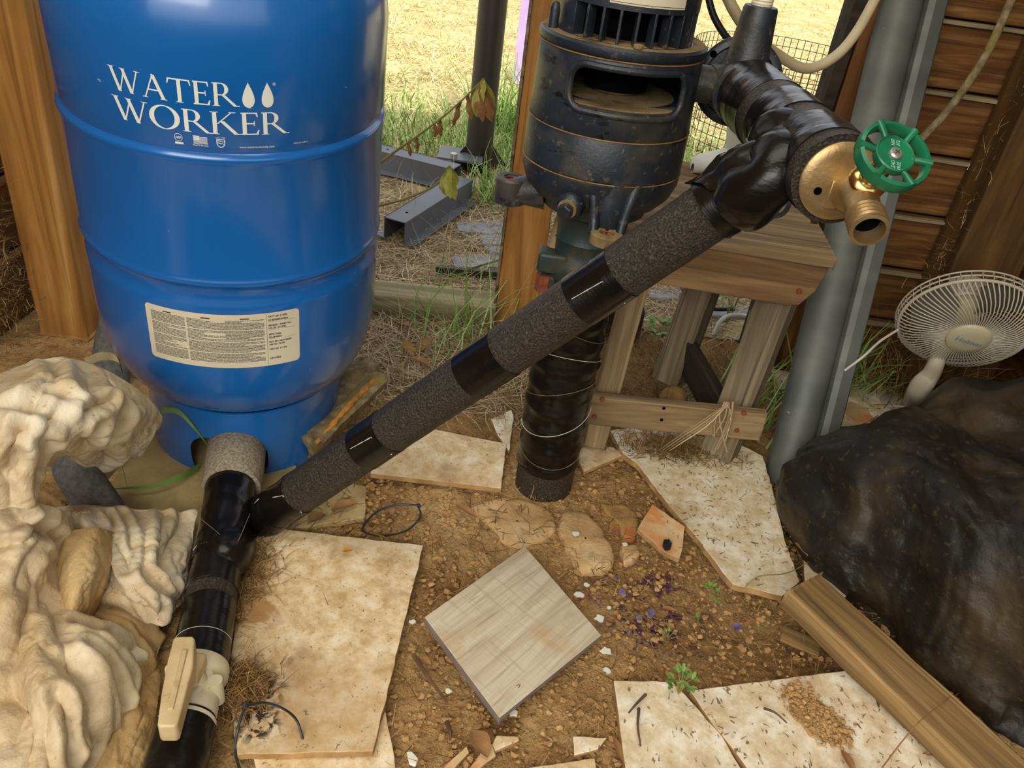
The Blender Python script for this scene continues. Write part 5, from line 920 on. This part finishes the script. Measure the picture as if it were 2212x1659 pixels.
# hoses and cables by the valve and walls
def hose(name, pts, r, m, label, cat): g = G(); g.tube(bez(pts, 40), r, 14); return tag(add(name, g, m, smooth=180), label, cat)
hose('tan_hose', [D(1560, -30, 1.12), D(1590, 30, 1.13), D(1625, 75, 1.16), D(1680, 118, 1.22), D(1740, 148, 1.25), D(1800, 125, 1.25), D(1850, 70, 1.25), D(1905, -30, 1.25)], .0078, M_hose, 'tan hose sagging in a loop from the valve to the right jamb', 'hose')
hose('black_cable', [D(1525, -30, 1.15), D(1540, 30, 1.16), D(1565, 75, 1.17), D(1585, 95, 1.18), D(1600, 110, 1.19)], .005, M_cable, 'dark cable hanging between the pump motor and the valve flange', 'cable')
hose('grey_conduit', [D(2200, -40, 1.35), D(2165, 45, 1.36), D(2120, 135, 1.38), D(2050, 235, 1.42), D(1985, 305, 1.46), D(1940, 350, 1.5)], .007, M_fanw and M_foamold, 'thin grey cable slanting down across the back wall boards', 'cable')
hose('black_cable', [Z(1405, 620, .05)+Vector((0, .25, 0)), Z(1455, 640, .05)+Vector((0, .2, 0)), Z(1500, 690, .05)+Vector((0, .1, 0)), Z(1545, 710, .03)+Vector((0, .1, 0)), Z(1600, 712, .03)+Vector((0, .1, 0))], .005, M_cable, 'dark cable on the ground behind the stool legs', 'cable')
hose('white_cable', [Z(1540, 725, .02), Z(1560, 690, .05), Z(1590, 680, .05), Z(1640, 690, .03)], .005, M_wcable, 'white cable end showing behind the stool', 'cable')
hose('grey_wire', [D(1655, 470, .92), D(1690, 462, .93), D(1705, 440, .95), D(1700, 425, .98)], .0028, M_steel, 'grey wire on the stool top under the taped joint', 'wire')
# ================================================================= OUTDOORS
pb = Z(1030, 372, 0); pole = thing('black_pole', 'dark upright metal pole standing outside on a bracket foot', 'pole', pb)
g = G(); g.lathe([(.042, 0), (.042, 1.5), (.02, 1.5)], 40, Matrix.Translation(pb)); add('pole_tube', g, M_pole, pole)
for a in (.6, 2.2, 3.6, 5.2):
    g = G(); d = Vector((math.cos(a), math.sin(a), 0)); g.add([pb+d*.035, pb+d*.12, pb+d*.035+Vector((0, 0, .10))]+[pb+d*.035+Vector((0, .004, 0)), pb+d*.12+Vector((0, .004, 0)), pb+d*.035+Vector((0, .004, .10))], [(0, 1, 2), (5, 4, 3), (0, 3, 4, 1), (1, 4, 5, 2), (2, 5, 3, 0)]); add('gusset', g, M_pole, pole, smooth=None)
g = G(); g.box((pb.x-.05, pb.y-.04, .062), (.14, .12, .006)); add('foot_plate', g, M_gmetal, pole)
g = G(); g.lathe([(.012, .065), (.012, .075), (.001, .076)], 6, Matrix.Translation((pb.x-.07, pb.y-.075, 0))); add('foot_bolt', g, M_screw, pole, smooth=20)
def channel(pa, pb_, label, w_=.055, h=.055, fl=.03):
    M = frame(Vector(pa)+Vector((0, 0, .014)), Vector(pb_)-Vector(pa), z=(0, 0, 1)); L = (Vector(pb_)-Vector(pa)).length; pr = [(-w_/2-fl, 0), (-w_/2, 0), (-w_/2, h), (w_/2, h), (w_/2, 0), (w_/2+fl, 0)]; t = .0025
    inner = [(-w_/2-fl, t), (-w_/2-t, t), (-w_/2-t, h+t), (w_/2+t, h+t), (w_/2+t, t), (w_/2+fl, t)]; allp = pr+inner[::-1]; n = len(allp); g = G()
    g.add([(x, y, z) for x in (0, L) for y, z in allp], [(i, (i+1) % n, n+(i+1) % n, n+i) for i in range(n)]+[(k, k+1, n-2-k, n-1-k) for k in range(5)]+[(n+n-1-k, n+n-2-k, n+k+1, n+k) for k in range(5)])
    th_ = thing('steel_channel', label, 'channel', M=M); add('channel_profile', g, M_gmetal, th_, M, smooth=None, local=True, bevel=.0015)
    for x, y, z in ((.06, 0, h+t+.0004), (.08, w_/2+fl*.6, t+.0004)): g = G(); g.lathe([(.004, 0), (.0001, 0)], 10, Matrix.Translation((x, y, z)), cap=False); add('bolt_hole', g, M_dark, th_, M, local=True)
c0, c1 = Z(853, 488, .055), Z(1000, 395, .055); channel((c0.x, c0.y, .0), (c1.x, c1.y, .0), 'grey steel hat channel pointing toward the tank from the black pole')
c0, c1 = Z(800, 325, .055), Z(985, 372, .055); channel((c0.x, c0.y, .0), (c1.x, c1.y, .0), 'grey steel channel running left behind the first one, at the grass edge')
g = G(); g.box((0, 0, .012), (.20, .012, .024), frame(Z(1030, 602, 0), Z(1100, 612, 0)-Z(960, 600, 0), z=(0, 0, 1))); tag(add('dark_strip', g, M_pole, bevel=.001), 'short dark metal strip on the straw behind the sill beam', 'strip')
pv = [([(985, 478), (1100, 475), (1105, 500), (1060, 505), (990, 497)], 'grey flat paver farthest back beside the orange post'), ([(1035, 505), (1105, 503), (1100, 528), (1045, 526)], 'grey flat paver second from back, hard by the orange post'),
      ([(1055, 530), (1100, 531), (1095, 548), (1058, 546)], 'small grey paver corner beside the orange post'), ([(975, 552), (1090, 548), (1085, 575), (985, 577)], 'grey paver nearest the sill beam'), ([(1405, 625), (1470, 628), (1468, 645), (1400, 642)], 'bluish paver seen between the stool legs and pipe'),
      ([(1530, 660), (1620, 665), (1612, 685), (1535, 682)], 'grey paver seen behind the right stool leg')]
for i, (pts, lb) in enumerate(pv): tile('paver', pts, .03, .012, M_paver, M_paver, lb, 'paver', jag=.003, seed=30+i, bev=.003)
g = G(); pu = Z(1122, 187, 0); g.box((pu.x-.012, pu.y, .22), (.045, .02, .42)); lp = thing('lilac_frame', 'lilac plastic upright standing outside left of the orange post', 'frame', pu); add('upright', g, M_purple, lp, bevel=.002)
for z in (.15, .28): g = G(); g.lathe([(.004, 0), (.0001, 0)], 10, zframe((pu.x+.004, pu.y-.0105, z), (0, -1, 0)), cap=False); add('peg_hole', g, M_dark, lp)
# wire cage
cg = thing('wire_cage', 'round wire mesh cage on the lawn behind the valve', 'cage', (.86, 3.35, 0)); g = G(); CR = .36
for k in range(80): a = 2*PI*k/80; g.tube([(.86+CR*math.cos(a), 3.35+CR*math.sin(a), 0), (.86+CR*.98*math.cos(a), 3.35+CR*.98*math.sin(a), .36)], .0015, 4)
for k in range(11): g.tube([(.86+CR*(1-.002*k)*math.cos(2*PI*q/60), 3.35+CR*(1-.002*k)*math.sin(2*PI*q/60), .01+.035*k) for q in range(60)], .0015, 4, closed=True)
o = add('wire_mesh', g, M_wire, cg); o['kind'] = 'stuff'
# plank and boot
b0 = Y(1445, 372, 2.62); g = G(); tag(board('outdoor_plank', Z(1440, 376, .05), Z(1680, 440, .05), (.2, 1, 0), .20, .05, M_stud, None), 'brown wooden plank outside under the white boot', 'plank')
bt = thing('rubber_boot', 'white rubber boot with an ochre leg rising from it, on the plank outside', 'boot', Z(1560, 375, .075))
g = G(); toe, heel = Z(1498, 366, .085), Z(1660, 372, .085); dB = (heel-toe).normalized(); FMb = frame((toe.x, toe.y, .075), Vector((dB.x, dB.y, 0)), z=(0, 0, 1)); A = []
for x, wv, h in ((-.005, .01, .03), (.0, .03, .045), (.02, .043, .06), (.06, .049, .07), (.10, .047, .082), (.14, .042, .105), (.17, .040, .12), (.22, .04, .12), (.25, .03, .10), (.262, .01, .05)):
    A.append([(x, wv*math.cos(a)*(1 if math.sin(a) > 0 else 1.05), max(0, h*.5+h*.5*math.sin(a)*1.0)) for a in np.linspace(0, 2*PI, 20, endpoint=False)])
g.grid(np.array(A), close=True); add('boot_foot', g, M_boot, bt, FMb, smooth=180, local=True)
g = G(); g.tube([FMb @ Vector(p) for p in ((.155, 0, .03), (.145, 0, .09), (.140, 0, .15), (.14, 0, .185))], [.046, .047, .054, .060], 28); add('boot_shaft', g, M_boot, bt, FMb, smooth=60)
g = G(); g.tube([FMb @ Vector((.14, 0, .16)), FMb @ Vector((.14, 0, .187))], [.0605, .0635], 28); add('boot_cuff', g, M_boot, bt, FMb, smooth=60)
g = G(); g.tube([FMb @ Vector((.14, 0, .15)), FMb @ Vector((.142, 0, .24)), FMb @ Vector((.146, 0, .33))], [.052, .052, .048], 28); add('ochre_leg', g, M_ochre, bt, FMb, smooth=60)
# backing behind the lap boards (outer skin)
g = G(); g.box((.95, 1.665, 1.0), (.9, .02, 2.1)); o = add('wall_back_skin', g, M_oldd); tag(o, 'outer skin', kind='structure'); o.name = 'wall_outer'
for xx in (-1.0, 1.095): g = G(); g.box((xx, .67, 1.0), (.02, 1.95, 2.05)); o = add('wall_outer', g, M_oldd); tag(o, 'outer skin of a side wall', kind='structure')
# ================================================================= VEGETATION AND DEBRIS
def fan_region(y0, y1, sl=.03):
    def f(n, R):
        y = y0*(y1/y0)**R.random(n); x0 = -.36*y-.25; x1 = .31*y+.35; return np.stack([R.uniform(0, 1, n)*(x1-x0)+x0, y, np.zeros(n)], 1)
    return f
strands('lawn_grass', 64000, fan_region(2.45, 11.5), .062, .0048, M_lawn, flat=.78, up=.6, curl=.9, seg=2, label='sunlit dry yellow lawn beyond the opening', cat='grass', seed=2)
strands('lawn_grass', 3600, lambda n, R: np.stack([R.uniform(-.95, .95, n), 2.62+np.abs(R.normal(0, .30, n)), np.zeros(n)], 1), .085, .006, M_grass, flat=.3, curl=.9, label='green grass tufts in the shade just outside', cat='grass', seed=3)
strands('straw_mulch', 15000, rect(-.95, .85, 1.68, 2.62, .004), .10, .0028, M_straw, flat=.97, curl=1.0, label='dry straw mulch covering the ground outside the sill', cat='straw', seed=4, z0=.002)
strands('grass_tuft', 200, blob((-.10, 2.36), .055), .12, .005, M_grass, flat=.05, curl=.9, label='green grass tuft growing at the foot of the black pole', cat='grass', seed=5)
strands('grass_tuft', 420, blob((-.10, 3.1), .10), .22, .007, M_grass, flat=.05, curl=.9, label='tall grey-green weeds between the black pole and the orange post', cat='grass', seed=15)
strands('grass_tuft', 90, blob((-.12, 1.50), .05), .22, .003, M_grass, flat=.15, curl=1.2, label='thin grass tuft sprawling over the sill beam', cat='grass', seed=6)
strands('straw_litter', 1500, rect(-.33, .05, 1.25, 1.56, .006), .09, .0022, M_straw, flat=.95, curl=1.1, label='loose straw on the dirt behind the diagonal pipe', cat='straw', seed=7, z0=.002)
strands('needle_litter', 5200, rect(-.3, .65, .45, 1.5, .003), .026, .0014, M_needle, flat=.97, curl=.6, label='tiny brown twigs and needles scattered over the dirt', cat='litter', seed=8, seg=2)
strands('needle_litter', 1100, blob((-.330, .775), .018, .006, 2.0), .03, .0013, M_needle, flat=.97, curl=1.0, label='brown needle nest between the wye and the large tile', cat='litter', seed=9, z0=.016)
strands('needle_litter', 800, blob((-.272, .60), .018, .018, 1.0), .022, .0013, M_needle, flat=.97, curl=1.0, label='dark needle clump on the lower left part of the large tile', cat='litter', seed=10, z0=.018)
strands('needle_litter', 4200, rect(.0, .48, 1.22, 1.62, .004), .05, .0015, M_needle, flat=.9, curl=1.0, label='brown pine straw under the stool', cat='litter', seed=11)
strands('needle_litter', 900, blob((.30, 1.20), .05, .021, .35), .03, .0014, M_needle, flat=.9, curl=1.0, label='pine straw piled on the broken tile at the stool foot', cat='litter', seed=12, z0=.02)
strands('needle_litter', 260, rect(.27, .48, .93, 1.24, .0215), .009, .0013, M_needle, flat=.98, curl=.6, label='specks of debris spread over the long broken tile', cat='litter', seed=21, seg=2, z0=.021)
strands('needle_litter', 170, rect(.24, .62, .56, .76, .019), .008, .0013, M_needle, flat=.98, curl=.6, label='specks of debris spread over the two bottom tiles', cat='litter', seed=22, seg=2, z0=.019)
strands('dead_weeds', 480, blob((.85, 1.50), .05, 0), .16, .0025, M_needle, flat=.2, curl=1.5, label='tangled dead brown weeds around the fan base', cat='weeds', seed=13)
strands('grass_tuft', 160, blob((.70, 1.53), .035), .14, .006, M_grass, flat=.1, curl=.9, label='green grass tuft between the steel post and the fan', cat='grass', seed=14)
strands('grass_tuft', 60, blob((.45, 1.36), .04), .16, .005, M_grass, flat=.1, curl=1.2, label='green grass between the stool and the steel post', cat='grass', seed=16)
clods('dirt_clods', 12000, lambda n, R: np.stack([.66-.98*R.random(n)**1.35, R.uniform(.45, 1.2, n), np.full(n, -.006)], 1), .0008, .0056, M_clod, 'small brown dirt clods crumbling over the floor', 1)
clods('dirt_clods', 900, rect(-.40, -.05, .85, 1.25, -.004), .001, .006, M_clod, 'fine dirt crumbs around the slab in front of the tank', 2)
def leaf(name, p, L, W, ang, m, label, cat, tilt=.1, group=None, cup=.25, lobes=0, parent=None):
    A = []
    for i in range(11):
        t = i/10; w_ = W*math.sin(PI*min(1, t*.96+.02))**.8*(1-.25*t)*(1+lobes*.35*math.sin(t*18))
        A.append([(t*L, w_/2*s, abs(s)*w_*cup+.12*L*math.sin(t*2.2)*.4) for s in (-1, -.5, 0, .5, 1)])
    A = np.array(A); g = G(); g.grid(A); g.grid((A-np.array([0, 0, .0005]))[::-1]); M = Matrix.Translation(p) @ Matrix.Rotation(ang, 4, 'Z') @ Matrix.Rotation(-tilt, 4, 'Y')
    o = add(name, g, m, parent, M, smooth=60, local=True)
    return tag(o, label, cat, group) if label else o
lv = [((838, 1085), .035, .018, -1.2, M_leafbr, 'curled red-brown leaf standing by the cable tie ring'), ((985, 1090), .045, .014, -.7, M_leafbr, 'pointed brown leaf behind the cable tie ring, toward the well pipe'), ((1020, 1580), .04, .028, -1.0, M_leafbr, 'broad veined brown leaf below the wood-look tile'),
      ((1325, 1590), .05, .010, -1.3, M_leafbr, 'slim dark leaf lying along the bottom cream tile'), ((1818, 1620), .035, .012, -1.4, M_leafbr, 'pointed brown leaf on the wide speckled tile'), ((2000, 1630), .055, .014, .2, M_leafbr, 'long twisted leaf on the wide tile near the scrap board'),
      ((1716, 1172), .035, .010, -1.2, M_leafbr, 'brown leaf on the gap between tile and black bag'), ((1440, 1215), .03, .008, -1.8, M_leafbr, 'dark curled leaf against the orange-stained shard'), ((740, 1190), .014, .010, .2, M_leafor, 'tiny bright orange leaf on the large cream tile'),
      ((715, 1100), .04, .022, .4, M_leafbr, 'brown leaf half under the diagonal pipe near the wye'), ((1110, 1492), .012, .005, .9, M_leafbr, 'tiny leaf on the lower corner of the wood-look tile'), ((905, 1425), .018, .014, -.4, M_leafbr, 'small reddish leaf between the large tile and wood-look tile')]
for (uv, L, W, a, m, lb) in lv: leaf('dry_leaf', Z(uv[0], uv[1], .026 if 'tile' in lb and ' on ' in lb else .006), L, W, a, m, lb, 'leaf')
RL = random.Random(5)
for k in range(12):
    u, v = RL.uniform(860, 1700), RL.uniform(1230, 1640); leaf('dry_leaf', Z(u, v, .004), RL.uniform(.012, .022), RL.uniform(.006, .012), RL.uniform(0, 6.28), M_leafbr, 'small brown leaf scrap, one of several scattered over the open dirt', 'leaf', group='leaf scraps on the dirt')
for k, (u, v, lb) in enumerate(((920, 640, 'brown leaf lying against the sill beam left of the orange post'), (905, 760, 'reddish dead leaf in the litter behind the diagonal pipe'), (890, 770, 'dead leaf just left of the reddish leaf behind the diagonal pipe'), (930, 790, 'dead leaf closest to the upper side of the diagonal pipe'), (700, 1110, 'brown leaf on the dusty slab below the diagonal pipe'), (860, 700, 'brown leaf in the straw below the sill, near the tank'))): leaf('dry_leaf', Z(u, v, .01), .045, .025, k*1.1, M_leafbr, lb, 'leaf', group='leaves behind the pipe', tilt=.3)
def twig(pts, r, label, m=M_twig, name='twig', cat='twig'): g = G(); P = bez([Z(*p) for p in pts], 16); g.tube(P, [r*(1-.5*k/16) for k in range(17)], 6); return tag(add(name, g, m), label, cat)
twig([(893, 1415, .01), (920, 1455, .012), (945, 1490, .01), (965, 1515, .006)], .0035, 'thick brown twig left of the wood-look tile')
twig([(965, 1560, .006), (972, 1580, .01), (972, 1600, .006)], .003, 'short black twig below the wood-look tile')
twig([(1610, 1268, .028), (1640, 1245, .035), (1700, 1238, .03), (1750, 1212, .02)], .0012, 'thin bent stem over the near end of the long broken tile', M_stem)
twig([(1380, 1530, .024), (1378, 1570, .026), (1384, 1612, .024)], .002, 'straight brown stick on the bottom cream tile')
twig([(1395, 1500, .024), (1375, 1520, .026), (1358, 1540, .024)], .0022, 'short stick at the upper corner of the bottom cream tile')
twig([(1905, 1659, .03), (1950, 1600, .06), (1990, 1555, .08), (2060, 1500, .06)], .001, 'thin reddish vine arching over the wide bottom tile', M_leafbr)
twig([(1650, 1530, .026), (1675, 1540, .03), (1700, 1562, .026)], .0018, 'small twig on the wide speckled tile')
twig([(800, 1150, .008), (830, 1160, .012), (870, 1190, .01), (900, 1220, .006)], .0016, 'pine needle pair below the cable tie ring', M_needle)
for k, (u, v, s) in enumerate(((1251, 1283, .008), (1296, 1335, .009), (1267, 1262, .005), (1310, 1405, .009), (1312, 1447, .006), (891, 1343, .005), (968, 1492, .005), (1108, 1538, .008), (1245, 1152, .008), (1350, 1175, .006), (1316, 1312, .004), (1478, 1102, .009))):
    R_ = random.Random(k); c = Z(u, v, .008 if k != 8 else .012); g = G(); P = [(c.x+s*R_.uniform(.5, 1.1)*math.cos(a), c.y+s*R_.uniform(.5, 1.1)*math.sin(a)*.8, c.z) for a in np.linspace(0, 2*PI, 9, endpoint=False)]
    g.prism(P, .002); tag(add('paint_flake', g, M_chip), ['white flake touching the right edge of the wood-look tile', 'white flake just right of the right corner of the wood-look tile', 'small white flake above the one at the tile edge', 'long white flake below the right corner of the wood-look tile', 'white flake nearest the corner of the bottom cream tile', 'tiny white flake against the right edge of the large tile', 'white speck left of the wood-look tile near the twig', 'white flake at the lowest corner of the wood-look tile', 'white spot on the dotted limestone', 'white flake between the little stone and the orange blotch', 'smallest white dot inside the purple stain', 'white smear on the long broken tile near its left edge'][k], 'paint flake', 'white paint flakes')
for k, (u, v, s) in enumerate(((1406, 1325, .008), (1345, 1280, .006), (1590, 1355, .010), (1380, 1335, .006), (1330, 1250, .005))):
    R_ = random.Random(k+40); c = Z(u, v, .007); g = G(); P = [(c.x+s*R_.uniform(.5, 1.1)*math.cos(a), c.y+s*R_.uniform(.6, 1.2)*math.sin(a), c.z+R_.uniform(0, .003)) for a in np.linspace(0, 2*PI, 7, endpoint=False)]
    g.prism(P, .001); tag(add('paint_flake', g, M_purchip), ['bluish-purple flake furthest right inside the purple stain', 'purple flake in the centre of the purple stain', 'crumpled blue-purple scrap far right of the stain on the loose dirt', 'purple flake below the centre of the stain', 'purple flake at the upper left of the stain'][k], 'paint flake', 'purple paint flakes')
# green seedlings
def seedling(u, v, z, n, s, label, m=M_leafg, h=.03):
    p = Z(u, v, z); t = thing('seedling', label, 'plant', p); R_ = random.Random(int(u)); g = G()
    for k in range(n):
        a = R_.uniform(0, 6.28); hh = h*R_.uniform(.5, 1.2); q = p+Vector((math.cos(a)*s*.8, math.sin(a)*s*.8, hh)); g.tube([p, p.lerp(q, .5)+Vector((0, 0, hh*.3)), q], .0005, 4)
        for b in (-.8, 0, .8): leaf('leaflet', q, s*.7, s*.4, a+b, m, None, None, tilt=R_.uniform(-.2, .5), parent=t, cup=.1, lobes=1)
    add('stem', g, M_stem, t)
seedling(1465, 1500, .02, 10, .015, 'lobed green seedling growing at the joint of the bottom tiles', h=.035)
seedling(1535, 1290, .0, 5, .012, 'small green seedling below the long broken tile', h=.012); seedling(1492, 1335, .0, 3, .008, 'tiny green sprout right of the purple stain', h=.008); seedling(1443, 1380, .0, 4, .008, 'tiny sprout in the middle of the loose dirt', h=.008)
seedling(1568, 705, .0, 22, .030, 'lobed light green weed behind the stool, seen between its legs', h=.12); seedling(1430, 730, .0, 14, .03, 'low green clover patch behind the left stool leg', h=.03); seedling(1640, 880, .0, 10, .028, 'green weeds at the right end of the stool rail', h=.05)
# wilted stems from the left
def wilted(pts, leaves, label, m):
    t = thing('wilted_plant', label, 'plant', pts[0]); g = G(); P = bez(pts, 30); g.tube(P, [.0032*(1-.55*k/30) for k in range(31)], 8); add('stem', g, M_stem, t); R_ = random.Random(2)
    for (k, L, W, mm) in leaves:
        p = Vector(P[k]); g = G(); d = Vector((R_.uniform(-.35, .35), R_.uniform(-.3, .3), -1)).normalized(); A = []
        for i in range(9):
            s = i/8; w_ = W*math.sin(PI*min(1, s*.95+.03))**.9; c = p+d*L*s+Vector((R_.uniform(-.002, .002), 0, 0)); A.append([c+Vector((w_/2*j, -abs(j)*w_*.35+.003*math.sin(s*9+j*2), 0)) for j in (-1, -.5, 0, .5, 1)])
        g.grid(np.array(A)); g.grid((np.array(A)+np.array([0, .0006, 0]))[::-1]); add('wilted_leaf', g, mm, t, smooth=70)
YW = 1.72
wilted([Y(780, 385, YW), Y(850, 330, YW), Y(900, 295, YW), Y(960, 250, YW), Y(1010, 205, YW), Y(1045, 170, YW)], [(30, .075, .03, M_leafy), (30, .06, .022, M_leafy), (29, .07, .025, M_leafy), (29, .085, .03, M_leafbr), (27, .07, .022, M_leafbr), (26, .06, .018, M_leafbr), (24, .05, .014, M_leafbr), (22, .055, .012, M_leafbr), (17, .035, .012, M_leafbr), (16, .03, .012, M_leafbr), (12, .03, .010, M_leafbr), (10, .03, .009, M_leafbr)], 'slanting stem with withered brown leaves right of the tank', M_leafbr)
wilted([Y(780, 452, YW), Y(850, 437, YW), Y(900, 420, YW), Y(945, 395, YW), Y(972, 358, YW)], [(30, .05, .028, M_leafy), (30, .055, .022, M_leafy), (29, .06, .026, M_leafy), (28, .07, .024, M_leafy), (27, .055, .02, M_leafy), (24, .03, .012, M_leafbr)], 'low stem ending in drooping yellow-green leaves right of the tank', M_leafy)
# grass blades on the rail, on the slab and beside the tank
def blade(pts, w_, label, m=M_grass):
    P = [Vector(p) for p in bez(pts, 20)]; g = G(); A = np.array([[p+Vector((0, w_*.5*(1-(k/20)**2)*j, w_*.6*(1-(k/20)**2)*j)) for j in (-1, 1)] for k, p in enumerate(P)]); g.grid(A); g.grid((A+np.array([0, 0, .0005]))[::-1]); tag(add('grass_blade', g, m, smooth=70), label, 'grass blade')
blade([Z(430, 1010, .01), Z(390, 1030, .02), Z(330, 1050, .02), Z(235, 1057, .02)], .008, 'wide green grass blade lying across the slab by the tank')
blade([Z(350, 885, .12), Z(385, 890, .12), Z(420, 925, .10), Z(458, 975, .05)], .005, 'bent green grass blade against the tank skirt')
blade([Z(262, 965, .10), Z(265, 1010, .07), Z(280, 1070, .03)], .003, 'thin upright grass blade beside the sack')
blade([Z(1085, 560, .05), Z(1000, 590, .15), Z(930, 650, .1), Z(920, 700, .02)], .003, 'thin arching grass blade beside the orange post')
g = G()
for k in range(9): g.tube(bez([Y(1575+RL.uniform(-12, 12), 868, 1.15), Y(1560+RL.uniform(-20, 22), 905, 1.15), Y(1570+RL.uniform(-30, 20), 950+RL.uniform(-10, 30), 1.155)], 8), .0011, 4)
for k in range(4): g.tube(bez([Y(1575, 870, 1.15), Y(1530, 900+k*6, 1.145), Y(1470, 940+k*6, 1.14), Z(1420+k*8, 975, .02)], 8), .0012, 4)
o = tag(add('dry_grass_wisp', g, M_straw), 'wisp of dry grass hanging over the stool rail', 'grass', kind='stuff')
def webs(c, r, n, label, seed, yy=None): strands('web_debris', n, lambda n_, R: np.stack([c[0]+R.normal(0, r[0], n_), c[1]+R.normal(0, r[1], n_), c[2]+R.normal(0, r[2], n_)], 1), .03, .0012, M_web, flat=.5, curl=1.6, seg=3, label=label, cat='debris', seed=seed, z0=-1)
webs((-.935, 1.26, .18), (.02, .03, .12), 900, 'dusty web and bark debris clinging left of the corner post', 31); webs((.79, 1.53, .25), (.012, .015, .25), 420, 'dusty web debris along the left edge of the wall stud', 32); webs((.945, 1.53, .33), (.02, .03, .10), 420, 'dusty web debris between the stud and the right wall rail', 33)
